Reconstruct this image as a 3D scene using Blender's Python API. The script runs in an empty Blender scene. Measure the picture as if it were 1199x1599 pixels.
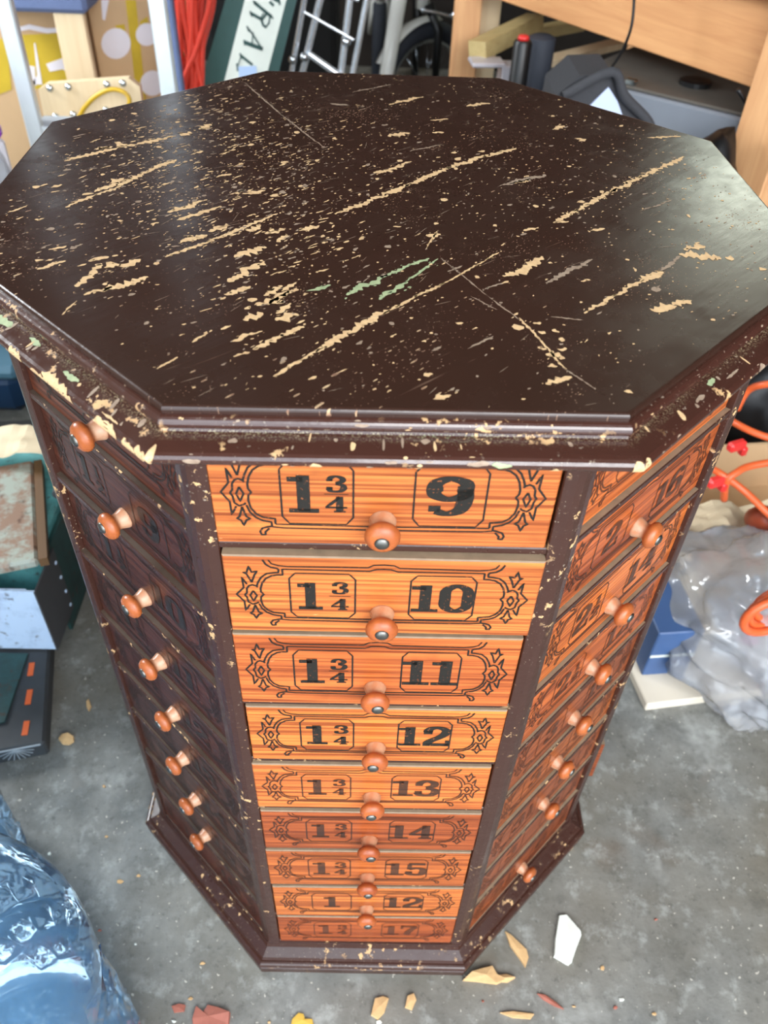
import bpy, bmesh, math, random
from mathutils import Vector, Matrix, noise

random.seed(7)
PI = math.pi
scene = bpy.context.scene
COL = scene.collection

# ------------------------------------------------------------------ camera
CAM = Vector((-0.0122, -0.6427, 1.1132))
PITCH, YAW, ROLL, FPX = 0.7572, -0.0317, 0.0449, 1269.1
_f = Vector((-math.sin(YAW) * math.cos(PITCH), math.cos(YAW) * math.cos(PITCH), -math.sin(PITCH)))
_r = Vector((math.cos(YAW), math.sin(YAW), 0))
_u = _r.cross(_f)
RT = _r * math.cos(ROLL) + _u * math.sin(ROLL)
UP = -_r * math.sin(ROLL) + _u * math.cos(ROLL)
FW = _f
cd = bpy.data.cameras.new('camera')
cam = bpy.data.objects.new('camera', cd)
COL.objects.link(cam)
cam.matrix_world = Matrix((
    (RT.x, UP.x, -FW.x, CAM.x), (RT.y, UP.y, -FW.y, CAM.y), (RT.z, UP.z, -FW.z, CAM.z), (0, 0, 0, 1)))
cd.sensor_fit = 'AUTO'
cd.sensor_width = 36
cd.lens = FPX / 1599 * 36
cd.clip_start = 0.02
cd.dof.use_dof = True
cd.dof.focus_distance = 0.62
cd.dof.aperture_fstop = 9.0
scene.camera = cam

# ------------------------------------------------------------------ light
w = bpy.data.worlds.new('daylight'); scene.world = w; w.use_nodes = True
w.node_tree.nodes['Background'].inputs[0].default_value = (0.80, 0.90, 1.0, 1)
w.node_tree.nodes['Background'].inputs[1].default_value = 4.5
def area(name, loc, target, sx, sy, power, color):
    l = bpy.data.lights.new(name, 'AREA'); l.shape = 'RECTANGLE'; l.size = sx; l.size_y = sy
    l.energy = power; l.color = color
    o = bpy.data.objects.new(name, l); COL.objects.link(o); o.location = loc
    o.rotation_euler = (Vector(target) - Vector(loc)).to_track_quat('-Z', 'Y').to_euler()
    return o
area('door_daylight', (1.1, -2.5, 2.0), (0.1, 0.3, 0.4), 2.4, 1.1, 75, (1.0, 0.98, 0.96))
area('window_daylight', (-2.36, 1.3, 1.6), (-0.4, 1.5, 0.6), 1.1, 0.9, 110, (0.92, 0.97, 1.0))  # added fill lamp at the left wall, brightens the left background
area('back_window_daylight', (1.95, 3.52, 2.0), (0.3, 0.3, 0.8), 0.8, 0.75, 11, (0.93, 1.0, 0.82))
scene.view_settings.view_transform = 'Standard'
scene.view_settings.look = 'None'
scene.view_settings.gamma = 1
scene.view_settings.use_curve_mapping = False
scene.view_settings.exposure = 0.16

# ------------------------------------------------------------------ where a point of the place stands
def ray(px, py):
    return FW + RT * ((px - 599.5) / FPX) - UP * ((py - 799.5) / FPX)
def at_z(px, py, z):
    d = ray(px, py); return CAM + d * ((z - CAM.z) / d.z)
def at_y(px, py, y):
    d = ray(px, py); return CAM + d * ((y - CAM.y) / d.y)

# ------------------------------------------------------------------ materials
def srgb(r, g, b):
    return tuple(((c / 255) / 12.92 if c / 255 <= .04045 else ((c / 255 + .055) / 1.055) ** 2.4) for c in (r, g, b)) + (1,)
class N:
    def __init__(s, name):
        s.m = bpy.data.materials.new(name); s.m.use_nodes = True
        s.t = s.m.node_tree; s.b = s.t.nodes['Principled BSDF']; s.out = s.t.nodes['Material Output']
        s._co = None
    def n(s, kind, **kw):
        x = s.t.nodes.new(kind)
        for k, v in kw.items(): setattr(x, k, v)
        return x
    def l(s, a, b): s.t.links.new(a, b)
    def co(s, scale=(1, 1, 1), rot=(0, 0, 0), loc=(0, 0, 0)):
        if not s._co: s._co = s.n('ShaderNodeTexCoord')
        mp = s.n('ShaderNodeMapping'); mp.inputs['Rotation'].default_value = rot; mp.inputs['Location'].default_value = loc
        s.l(s._co.outputs['Object'], mp.inputs[0])
        m2 = s.n('ShaderNodeMapping'); m2.inputs['Scale'].default_value = scale; s.l(mp.outputs[0], m2.inputs[0]); return m2.outputs[0]
    def noise(s, scale, detail=3, vec=None, rough=.55, dist=0):
        x = s.n('ShaderNodeTexNoise'); x.inputs['Scale'].default_value = scale
        x.inputs['Detail'].default_value = detail; x.inputs['Roughness'].default_value = rough
        x.inputs['Distortion'].default_value = dist
        s.l(vec if vec else s.co(), x.inputs['Vector']); return x.outputs['Fac']
    def ramp(s, fac, a, b, ca=0.0, cb=1.0):
        x = s.n('ShaderNodeMapRange'); x.clamp = True
        x.inputs[1].default_value = a; x.inputs[2].default_value = b
        x.inputs[3].default_value = ca; x.inputs[4].default_value = cb
        s.l(fac, x.inputs[0]); return x.outputs[0]
    def mix(s, fac, a, b, mode='MIX'):
        x = s.n('ShaderNodeMix', data_type='RGBA', blend_type=mode)
        for v, i in ((fac, 0), (a, 6), (b, 7)):
            if hasattr(v, 'links'): s.l(v, x.inputs[i])
            else: x.inputs[i].default_value = v
        return x.outputs[2]
    def math(s, op, a, b):
        x = s.n('ShaderNodeMath', operation=op)
        for v, i in ((a, 0), (b, 1)):
            if hasattr(v, 'links'): s.l(v, x.inputs[i])
            else: x.inputs[i].default_value = v
        return x.outputs[0]
    def base(s, c):
        if hasattr(c, 'links'): s.l(c, s.b.inputs['Base Color'])
        else: s.b.inputs['Base Color'].default_value = c
    def rough(s, v):
        if hasattr(v, 'links'): s.l(v, s.b.inputs['Roughness'])
        else: s.b.inputs['Roughness'].default_value = v
    def bump(s, h, strength=.3, dist=.001):
        x = s.n('ShaderNodeBump'); x.inputs['Strength'].default_value = strength; x.inputs['Distance'].default_value = dist
        s.l(h, x.inputs['Height']); s.l(x.outputs[0], s.b.inputs['Normal'])

def plain(name, rgb, rough=.5, metal=0, var=.12, scale=20, bump=0, spec=None):
    n = N(name); c = srgb(*rgb); d = tuple(x * (1 - var * 2) for x in c[:3]) + (1,)
    f = n.noise(scale, 3); n.base(n.mix(f, c, d)); n.rough(rough); n.b.inputs['Metallic'].default_value = metal
    if spec is not None: n.b.inputs['Specular IOR Level'].default_value = spec
    if bump: n.bump(f, bump, .002)
    return n.m

TAN = srgb(214, 176, 122); TAN2 = srgb(170, 128, 92)
def mat_paint(name, chips, red=0.0, dusty=False):
    """glossy chocolate paint; chips: amount of small flakes showing bare wood"""
    n = N(name)
    a = srgb(43, 27, 20); b = srgb(54, 32, 24)
    base = n.mix(n.noise(9, 3), a, b)
    if red: base = n.mix(red, base, srgb(74, 38, 30))
    if chips == 'top':
        # flakes run with the grain of the board, at 45 degrees
        v1 = n.co(scale=(75, 300, 1), rot=(0, 0, math.radians(-47)))
        vo = n.n('ShaderNodeTexVoronoi'); vo.inputs['Scale'].default_value = 1.0; n.l(v1, vo.inputs['Vector'])
        dens = n.noise(6, 3, n.co(loc=(.9, .2, 0)))
        fine = n.noise(160, 2)
        t = n.math('ADD', n.ramp(dens, .42, .72, .0, .30), n.ramp(fine, .3, .7, -.10, .09))
        sr = n.n('ShaderNodeSeparateColor'); n.l(vo.outputs['Color'], sr.inputs[0])
        t = n.math('MULTIPLY', t, n.ramp(sr.outputs[0], .35, 1, 0, 1.25))
        m1 = n.math('GREATER_THAN', t, vo.outputs['Distance'])
        v2 = n.co(scale=(260, 640, 1), rot=(0, 0, math.radians(-47)))
        vo2 = n.n('ShaderNodeTexVoronoi'); vo2.inputs['Scale'].default_value = 1.0; n.l(v2, vo2.inputs['Vector'])
        t2 = n.ramp(n.noise(14, 4), .45, .75, .02, .30)
        m2 = n.math('GREATER_THAN', t2, vo2.outputs['Distance'])
        # hairline scuffs
        sc = n.noise(1, 4, n.co(scale=(14, 420, 1), rot=(0, 0, math.radians(-40))), .6, .3)
        m3 = n.math('MULTIPLY', n.ramp(sc, .66, .72), n.ramp(n.noise(11, 3), .48, .6))
        col = n.mix(n.math('MULTIPLY', m3, .35), base, srgb(150, 120, 100))
        col = n.mix(n.math('MULTIPLY', m2, .55), col, srgb(160, 125, 100))
        col = n.mix(m1, col, n.mix(n.ramp(fine, .3, .7), srgb(222, 190, 145), srgb(120, 86, 66)))
        n.base(col)
        m = n.math('MAXIMUM', m1, n.math('MULTIPLY', m2, .6))
        n.rough(n.math('ADD', n.math('MULTIPLY', m, .4), n.ramp(n.noise(25, 4), .35, .7, .20, .34)))
        wav = n.noise(1, 3, n.co(scale=(20, 130, 20), rot=(0, 0, math.radians(-47))))
        n.bump(n.math('SUBTRACT', n.math('MULTIPLY', wav, .8), m), .35, .0006)
        n.b.inputs['Specular IOR Level'].default_value = .5
        return n.m
    f = n.noise(95, 5, None, .65); g = n.noise(13, 3)
    m1 = n.math('MULTIPLY', n.ramp(f, .60, .62), n.ramp(g, .5 - chips * .1, .56 - chips * .1))
    col = n.mix(m1, base, n.mix(n.noise(60, 2), TAN, TAN2))
    sp = n.math('MULTIPLY', n.ramp(n.noise(420, 2), .66, .7), n.ramp(n.noise(22, 3), .42, .58))
    col = n.mix(n.math('MULTIPLY', sp, .5), col, srgb(176, 160, 140))
    if red > .4:        # pale dust and old paint caught in the groove behind the ledge
        sep = n.n('ShaderNodeSeparateXYZ'); n.l(n.co(), sep.inputs[0])
        zb = n.math('MULTIPLY', n.ramp(sep.outputs[2], .8446, .8464), n.ramp(sep.outputs[2], .8478, .8466))
        grit = n.ramp(n.noise(900, 3), .50, .66)
        dm = n.math('MULTIPLY', n.math('MULTIPLY', zb, grit), n.ramp(n.noise(18, 3), .25, .55, .2, 1))
        col = n.mix(n.math('MULTIPLY', dm, .6), col, n.mix(n.ramp(n.noise(9, 2), .52, .62), srgb(176, 164, 128), srgb(140, 160, 122)))
    n.base(col)
    n.rough(n.math('ADD', n.math('MULTIPLY', m1, .4), n.ramp(f, .3, .7, .14 if red > .4 else .26, .3 if red > .4 else .42)))
    n.bump(n.math('SUBTRACT', n.noise(70, 4), m1), .35, .0012)
    n.b.inputs['Coat Weight'].default_value = .5 if red > .4 else .1; n.b.inputs['Coat Roughness'].default_value = .10
    return n.m

def wood_nodes(n, light, dark, pitch=260, use_color=True):
    oi = n.n('ShaderNodeObjectInfo')
    off = n.math('MULTIPLY', oi.outputs['Random'], 30)
    cmb = n.n('ShaderNodeCombineXYZ'); n.l(off, cmb.inputs[0]); n.l(off, cmb.inputs[2])
    add = n.n('ShaderNodeVectorMath', operation='ADD'); n.l(n.co(), add.inputs[0]); n.l(cmb.outputs[0], add.inputs[1])
    mp = n.n('ShaderNodeMapping'); mp.inputs['Scale'].default_value = (3.0, 3, pitch); n.l(add.outputs[0], mp.inputs[0])
    g1 = n.noise(1, 5, mp.outputs[0], .6, .4)
    mp2 = n.n('ShaderNodeMapping'); mp2.inputs['Scale'].default_value = (5, 5, pitch * .25); n.l(add.outputs[0], mp2.inputs[0])
    g2 = n.noise(1, 3, mp2.outputs[0], .5, .8)
    f = n.ramp(g1, .42, .60)
    c = n.mix(f, light, dark)
    c = n.mix(n.ramp(g2, .45, .7, 0, .6), c, dark)
    mot = n.noise(24, 4, add.outputs[0])
    c = n.mix(n.ramp(mot, .58, .8, 0, .45), c, tuple(x * .35 for x in dark[:3]) + (1,))
    scf = n.math('MULTIPLY', n.ramp(n.noise(1, 4, None), 0, 1), 1)
    mp3 = n.n('ShaderNodeMapping'); mp3.inputs['Scale'].default_value = (70, 70, 260); n.l(add.outputs[0], mp3.inputs[0])
    chips = n.ramp(n.noise(1, 4, mp3.outputs[0]), .72, .75, 0, .7)
    c = n.mix(chips, c, srgb(236, 190, 130))
    lf = n.noise(1, 2, n.co(scale=(9, 9, 22)))
    c = n.mix(n.ramp(lf, .35, .7, 0, .35), c, srgb(176, 96, 50))
    if use_color: c = n.mix(1.0, c, oi.outputs['Color'], 'MULTIPLY')
    return c, f, oi, add.outputs[0]

n = N('varnished_pine'); c, f, oi, _ = wood_nodes(n, srgb(218, 126, 62), srgb(128, 60, 26)); n.base(c); n.rough(.33); n.bump(f, .15, .0006)
n.b.inputs['Specular IOR Level'].default_value = .4
M_PINE = n.m
n = N('black_stencil_ink'); c, f, oi, ov = wood_nodes(n, srgb(218, 126, 62), srgb(128, 60, 26))
wear = n.ramp(n.noise(420, 4, ov), .60, .72)
wear = n.math('MULTIPLY', wear, .6)
inv = n.math('SUBTRACT', 1.0, oi.outputs['Alpha'])
fac = n.math('MAXIMUM', wear, inv)
n.base(n.mix(fac, srgb(26, 22, 17), c)); n.rough(.4)
M_INK = n.m
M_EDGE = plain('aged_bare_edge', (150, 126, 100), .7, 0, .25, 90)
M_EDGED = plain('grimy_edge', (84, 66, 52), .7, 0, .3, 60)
M_TOP = mat_paint('chipped_brown_paint', 'top', .05)
M_MOULD = mat_paint('brown_moulding_paint', .2, .45)
M_POST = mat_paint('brown_post_paint', .1, .3)
M_CARC = mat_paint('dark_carcass_paint', -.3, 0)
n = N('bare_wood_gouge')
n.base(n.mix(n.noise(260, 3), srgb(230, 196, 145), srgb(176, 136, 98))); n.rough(.7); M_BARE = n.m
n = N('greyish_gouge'); n.base(n.mix(n.noise(260, 3), srgb(170, 150, 128), srgb(110, 84, 68))); n.rough(.6); M_SCUFF = n.m
n = N('old_green_paint'); n.base(n.mix(n.noise(260, 3), srgb(178, 184, 140), srgb(120, 140, 104))); n.rough(.6); M_GREENISH = n.m
n = N('turned_knob_wood')
oi = n.n('ShaderNodeObjectInfo')
sp = n.n('ShaderNodeSeparateXYZ'); n.l(n.co(), sp.inputs[0])
c = n.mix(n.noise(120, 4), srgb(198, 108, 52), srgb(112, 54, 30)); c = n.mix(n.math('MULTIPLY', n.ramp(sp.outputs[1], -.0105, -.0075), n.ramp(n.noise(90, 3), .35, .6, .3, .8)), c, srgb(196, 158, 128))
n.base(n.mix(1.0, c, oi.outputs['Color'], 'MULTIPLY')); n.rough(n.ramp(n.noise(80, 3), .3, .7, .22, .5)); M_KNOB = n.m
M_SCREW = plain('steel_screw', (140, 138, 132), .42, 1, .3, 300)
n = N('concrete')
big = n.noise(2.2, 4); med = n.noise(14, 6, None, .65); fin = n.noise(90, 5, None, .7)
c = n.mix(n.ramp(med, .3, .7), srgb(142, 143, 139), srgb(92, 94, 92))
c = n.mix(n.ramp(big, .4, .66, 0, .7), c, srgb(108, 98, 80))
c = n.mix(n.ramp(fin, .56, .7, 0, .55), c, srgb(66, 64, 60))
c = n.mix(n.ramp(n.noise(130, 2), .68, .72, 0, .8), c, srgb(196, 190, 176))
c = n.mix(n.ramp(n.noise(5, 3, n.co(loc=(3, 1, 0))), .62, .72, 0, .5), c, srgb(96, 72, 46))
c = n.mix(n.ramp(n.noise(7, 4, n.co(loc=(1, 7, 0)), .7), .58, .72, 0, .5), c, srgb(186, 186, 180))
c = n.mix(n.ramp(n.noise(30, 5, n.co(loc=(5, 2, 0)), .7), .54, .68, 0, .45), c, srgb(176, 178, 172))
c = n.mix(n.ramp(n.noise(22, 5, n.co(loc=(8, 4, 0)), .7), .56, .72, 0, .55), c, srgb(78, 76, 70))
n.base(c); n.rough(n.ramp(med, .3, .7, .5, .85)); n.bump(fin, .4, .002); M_CONC = n.m

def mat_lumber(name, light, dark, axis='z', rough=.6):
    n = N(name); s = {'x': (4, 60, 60), 'y': (60, 4, 60), 'z': (60, 60, 4)}[axis]
    g = n.noise(1, 4, n.co(scale=s), .6, .6); k = n.noise(9, 2)
    c = n.mix(g, srgb(*light), srgb(*dark)); c = n.mix(n.ramp(k, .70, .78, 0, .7), c, tuple(x * .4 for x in srgb(*dark)[:3]) + (1,))
    n.base(c); n.rough(rough); return n.m
M_LUMX = mat_lumber('bench_rail_lumber', (232, 176, 120), (186, 122, 74), 'x')
M_LUMZ = mat_lumber('bench_leg_lumber', (232, 182, 130), (190, 130, 84), 'z')
M_PALE = mat_lumber('pale_pine', (246, 226, 190), (220, 190, 146), 'z')
M_SCRAP = mat_lumber('scrap_lumber', (206, 186, 132), (160, 134, 84), 'x')
M_ALU = plain('brushed_aluminium', (232, 238, 240), .38, .55, .05, 30)
M_CHROME = plain('chrome_tube', (225, 232, 240), .12, 1, .05, 40)
M_CARD = plain('brown_cardboard', (212, 176, 134), .8, 0, .12, 12)
M_YEL = plain('yellow_print', (212, 180, 44), .7, 0, .15, 30)
M_WHT = plain('white_print', (232, 226, 232), .7, 0, .04, 30)
M_FOAM = plain('blue_grey_foam', (112, 128, 168), .9, 0, .1, 200, .3)
M_YCORD = plain('yellow_cord', (214, 170, 36), .4, 0, .1, 60)
M_RCORD = plain('red_orange_cord', (214, 62, 44), .45, 0, .15, 40)
M_OCORD = plain('orange_cord', (226, 98, 48), .42, 0, .12, 60)
M_REDP = plain('red_plug', (222, 54, 50), .35, 0, .05, 40)
M_SGREEN = plain('sign_green', (44, 78, 74), .55, 0, .12, 30)
M_SWHITE = plain('sign_white', (222, 228, 218), .6, 0, .06, 30)
M_SBLUE = plain('pale_blue_tape', (178, 202, 236), .5, 0, .05, 30)
M_BLACK = plain('black_plastic', (16, 16, 18), .4, 0, .2, 30)
M_BLACKM = plain('matte_black', (12, 12, 13), .85, 0, .2, 30)
M_TYRE = plain('black_tyre_rubber', (50, 54, 64), .75, 0, .2, 80, .3)
M_BIKEW = plain('white_enamel', (232, 232, 226), .2, 0, .03, 30)
M_BRKT = plain('pale_painted_metal', (206, 200, 206), .35, .2, .05, 30)
M_CASE = plain('grey_metal_case', (150, 156, 166), .45, .35, .12, 8)
M_CASET = plain('dusty_case_lid', (96, 90, 82), .7, .1, .2, 20)
M_BAGG = plain('charcoal_fabric', (62, 62, 66), .85, 0, .15, 150, .2)
M_LBLUE = plain('light_blue_panel', (196, 208, 240), .5, 0, .04, 20)
def mat_rust(name, a, b, t=(.5, .62), metal=0):
    n = N(name); f = n.noise(26, 6, None, .7)
    c = n.mix(n.ramp(f, t[0], t[1]), srgb(*a), srgb(*b)); c = n.mix(n.ramp(n.noise(60, 4), .6, .68, 0, .7), c, srgb(70, 44, 28))
    n.base(c); n.rough(.55); n.b.inputs['Metallic'].default_value = metal; return n.m
M_TEAL = mat_rust('teal_enamel', (98, 172, 174), (70, 120, 118), (.4, .7))
M_TEALD = mat_rust('dark_teal_metal', (40, 74, 72), (34, 52, 48), (.4, .7))
M_RUSTY = mat_rust('rusted_plate', (152, 158, 146), (134, 104, 84), (.42, .56))
M_SHEET = mat_rust('pale_sheet_metal', (188, 206, 228), (160, 178, 200), (.5, .7))
M_DSHEET = plain('dark_sheet_metal', (92, 92, 94), .5, .3, .2, 20)
M_BCASE = plain('worn_black_case', (66, 68, 70), .55, 0, .25, 30)
M_ORANGE = plain('orange_mark', (226, 100, 42), .5, 0, .05, 60)
M_SCRTCH = plain('white_scratch', (170, 176, 180), .6, 0, .05, 60)
M_PAPER = plain('crumpled_kraft_paper', (226, 206, 172), .8, 0, .1, 30, .4)
M_BEIGE = plain('beige_board', (224, 212, 192), .6, 0, .04, 20)
M_BLUEB = plain('blue_carton', (62, 90, 134), .45, 0, .08, 20)
M_TOTE = plain('blue_grey_tote', (74, 110, 128), .4, 0, .1, 8)
M_TOTED = plain('navy_tote_side', (20, 52, 84), .4, 0, .1, 8)
M_CHIP = plain('wood_splinter', (222, 180, 126), .8, 0, .15, 150, .3)
M_FLAKE = plain('white_paint_flake', (232, 234, 222), .6, 0, .05, 90, .2)
M_LEAF = plain('dry_reddish_leaf', (178, 106, 88), .7, 0, .2, 80)
M_LEAFY = plain('dry_yellow_leaf', (218, 176, 70), .7, 0, .2, 80)
M_WALL = plain('dark_stud_wall', (48, 40, 34), .9, 0, .3, 5)  # dark tone also carries the shade between the background clutter
M_WALLP = plain('painted_garage_wall', (150, 146, 138), .8, 0, .1, 5)
M_CEIL = plain('ceiling_boards', (120, 112, 100), .9, 0, .2, 5)
def mat_plastic(name, rgb, alpha, rough=.15, trans=0, ior=1.35, bump=.3, bs=18):
    n = N(name); n.b.inputs['Base Color'].default_value = srgb(*rgb); n.rough(rough)
    n.b.inputs['Transmission Weight'].default_value = trans; n.b.inputs['IOR'].default_value = ior
    n.bump(n.noise(bs, 3), bump, .01)
    if alpha < 1:
        tr = n.n('ShaderNodeBsdfTransparent'); mx = n.n('ShaderNodeMixShader'); mx.inputs[0].default_value = alpha
        n.l(tr.outputs[0], mx.inputs[1]); n.l(n.b.outputs[0], mx.inputs[2]); n.l(mx.outputs[0], n.out.inputs['Surface'])
    return n.m
def mat_film(name, tint, diffuse, dcol, bump=.5, bs=18, rough=.08, ior=1.5):
    n = N(name); n.t.nodes.remove(n.b)
    bp = n.n('ShaderNodeBump'); bp.inputs['Strength'].default_value = bump; bp.inputs['Distance'].default_value = .01; n.l(n.noise(bs, 3), bp.inputs['Height'])
    tr = n.n('ShaderNodeBsdfTransparent'); tr.inputs[0].default_value = (*tint, 1)
    di = n.n('ShaderNodeBsdfDiffuse'); di.inputs[0].default_value = srgb(*dcol); n.l(bp.outputs[0], di.inputs['Normal'])
    tl = n.n('ShaderNodeBsdfTranslucent'); tl.inputs[0].default_value = srgb(*dcol)
    ad = n.n('ShaderNodeMixShader'); ad.inputs[0].default_value = .5; n.l(di.outputs[0], ad.inputs[1]); n.l(tl.outputs[0], ad.inputs[2])
    mx = n.n('ShaderNodeMixShader'); mx.inputs[0].default_value = diffuse; n.l(tr.outputs[0], mx.inputs[1]); n.l(ad.outputs[0], mx.inputs[2])
    gl = n.n('ShaderNodeBsdfGlossy'); gl.inputs['Roughness'].default_value = rough; n.l(bp.outputs[0], gl.inputs['Normal'])
    fr = n.n('ShaderNodeFresnel'); fr.inputs[0].default_value = ior; n.l(bp.outputs[0], fr.inputs['Normal'])
    m2 = n.n('ShaderNodeMixShader'); n.l(fr.outputs[0], m2.inputs[0]); n.l(mx.outputs[0], m2.inputs[1]); n.l(gl.outputs[0], m2.inputs[2])
    n.l(m2.outputs[0], n.out.inputs['Surface']); return n.m
M_BAG = mat_plastic('clear_polythene', (216, 228, 246), .42, .12, 0, 1.5, .5, 22)
M_BAG2 = mat_plastic('grey_clear_polythene', (160, 166, 168), .5, .2)
M_JUG = mat_film('blue_water_jug', (.78, .92, 1.0), .26, (150, 205, 255), .35, 18, .06, 1.5)
M_BAG = mat_film('clear_polythene', (.97, .98, 1.0), .36, (246, 249, 255), .7, 24, .10, 1.55)

# ------------------------------------------------------------------ mesh helpers
class B:
    def __init__(s): s.v = []; s.f = []; s.m = []
    def add(s, vs, fs, mi=0, mat=None):
        o = len(s.v)
        s.v += [tuple(mat @ Vector(p)) if mat else tuple(p) for p in vs]
        s.f += [tuple(i + o for i in f) for f in fs]; s.m += [mi] * len(fs); return s
    def box(s, c, size, rz=0, mi=0, mat=None, bev=0):
        hx, hy, hz = size[0] / 2, size[1] / 2, size[2] / 2
        M = Matrix.Translation(c) @ Matrix.Rotation(rz, 4, 'Z')
        if mat: M = mat @ M
        if bev:
            e = min(bev, hx * .9, hy * .9, hz * .9); vs = []; 
            for sx in (-1, 1):
                for sy in (-1, 1):
                    for sz in (-1, 1):
                        vs += [(sx * hx, sy * (hy - e), sz * (hz - e)), (sx * (hx - e), sy * hy, sz * (hz - e)), (sx * (hx - e), sy * (hy - e), sz * hz)]
            bm = bmesh.new(); [bm.verts.new(v) for v in vs]; r = bmesh.ops.convex_hull(bm, input=bm.verts)
            bmesh.ops.dissolve_limit(bm, angle_limit=.02, verts=bm.verts, edges=bm.edges)
            bm.verts.index_update(); s.add([v.co[:] for v in bm.verts], [[v.index for v in f.verts] for f in bm.faces], mi, M); bm.free(); return s
        vs = [(x, y, z) for x in (-hx, hx) for y in (-hy, hy) for z in (-hz, hz)]
        return s.add(vs, [(0, 1, 3, 2), (4, 6, 7, 5), (0, 4, 5, 1), (2, 3, 7, 6), (0, 2, 6, 4), (1, 5, 7, 3)], mi, M)
    def bar(s, a, b, wx, wy, up=(0, 1, 0), mi=0):
        a = Vector(a); b = Vector(b); z = (b - a).normalized(); y = Vector(up); y = (y - z * y.dot(z)).normalized(); x = y.cross(z)
        M = Matrix((x, y, z)).transposed().to_4x4(); M.translation = (a + b) / 2
        return s.box((0, 0, 0), (wx, wy, (b - a).length), 0, mi, M)
    def tube(s, pts, r, n=8, mi=0, closed=False, caps=True):
        pts = [Vector(p) for p in pts]; k = len(pts); vs = []; fs = []; prev = None
        for i, p in enumerate(pts):
            a = pts[(i - 1) % k] if closed or i else p; b = pts[(i + 1) % k] if closed or i < k - 1 else p
            t = (b - a).normalized()
            if prev is None: x = t.orthogonal().normalized()
            else: x = (prev - t * prev.dot(t)).normalized()
            prev = x; y = t.cross(x); rr = r[i] if isinstance(r, (list, tuple)) else r
            vs += [p + (x * math.cos(2 * PI * j / n) + y * math.sin(2 * PI * j / n)) * rr for j in range(n)]
        for i in range(k if closed else k - 1):
            for j in range(n):
                i2 = (i + 1) % k; fs.append((i * n + j, i * n + (j + 1) % n, i2 * n + (j + 1) % n, i2 * n + j))
        if not closed and caps: fs += [tuple(range(n))[::-1], tuple((k - 1) * n + j for j in range(n))]
        return s.add(vs, fs, mi)
    def lathe(s, prof, n=24, mi=0, mat=None):
        vs = []; fs = []
        for r, z in prof: vs += [(r * math.cos(2 * PI * j / n), r * math.sin(2 * PI * j / n), z) for j in range(n)]
        for i in range(len(prof) - 1):
            for j in range(n): fs.append((i * n + j, i * n + (j + 1) % n, (i + 1) * n + (j + 1) % n, (i + 1) * n + j))
        fs += [tuple(range(n))[::-1], tuple((len(prof) - 1) * n + j for j in range(n))]
        return s.add(vs, fs, mi, mat)
    def prism(s, pts, mat, depth, mi=0):
        """pts in a local XZ plane, depth along local +Y"""
        k = len(pts); vs = [(x, 0, z) for x, z in pts] + [(x, depth, z) for x, z in pts]
        fs = [tuple(range(k)), tuple(range(2 * k - 1, k - 1, -1))] + [(i, i + k, (i + 1) % k + k, (i + 1) % k) for i in range(k)]
        return s.add(vs, fs, mi, mat)
    def slab(s, pts, y, depth, mi=0):
        """a board standing in the plane y, its outline given by points, with real depth"""
        q = [at_y(p[0], p[1], y) for p in pts] if len(pts[0]) == 2 else [Vector(p) for p in pts]
        return s.prism([(p.x, p.z) for p in q], Matrix.Translation((0, y, 0)), depth, mi)
    def build(s, name, mats, parent=None, loc=None, smooth=False, angle=None):
        me = bpy.data.meshes.new(name); me.from_pydata(s.v, [], s.f)
        for m in (mats if isinstance(mats, (list, tuple)) else [mats]): me.materials.append(m)
        me.polygons.foreach_set('material_index', s.m)
        bm = bmesh.new(); bm.from_mesh(me); bmesh.ops.recalc_face_normals(bm, faces=bm.faces); bm.to_mesh(me); bm.free()
        if smooth:
            me.polygons.foreach_set('use_smooth', [True] * len(me.polygons))
            if angle: me.set_sharp_from_angle(angle=angle)
        o = bpy.data.objects.new(name, me); COL.objects.link(o)
        if parent: o.parent = parent
        if loc: o.location = loc
        return o
def tag(o, label=None, cat=None, group=None, kind=None):
    if label: o['label'] = label
    if cat: o['category'] = cat
    if group: o['group'] = group
    if kind: o['kind'] = kind
    return o
def thing(name, label, cat, loc=(0, 0, 0), rz=0, group=None):
    o = bpy.data.objects.new(name, None); COL.objects.link(o); o.location = loc; o.rotation_euler = (0, 0, rz)
    o.empty_display_size = .05
    return tag(o, label, cat, group)
def crom(pts, k=6, closed=False):
    P = [Vector(p) for p in pts]; n = len(P); out = []
    for i in range(n if closed else n - 1):
        if closed: a, b, c, d = P[(i - 1) % n], P[i], P[(i + 1) % n], P[(i + 2) % n]
        else: a, b, c, d = P[max(i - 1, 0)], P[i], P[i + 1], P[min(i + 2, n - 1)]
        for j in range(k):
            t = j / k
            out.append(.5 * ((2 * b) + (c - a) * t + (2 * a - 5 * b + 4 * c - d) * t * t + (3 * b - a - 3 * c + d) * t ** 3))
    if not closed: out.append(P[-1])
    return out

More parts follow.
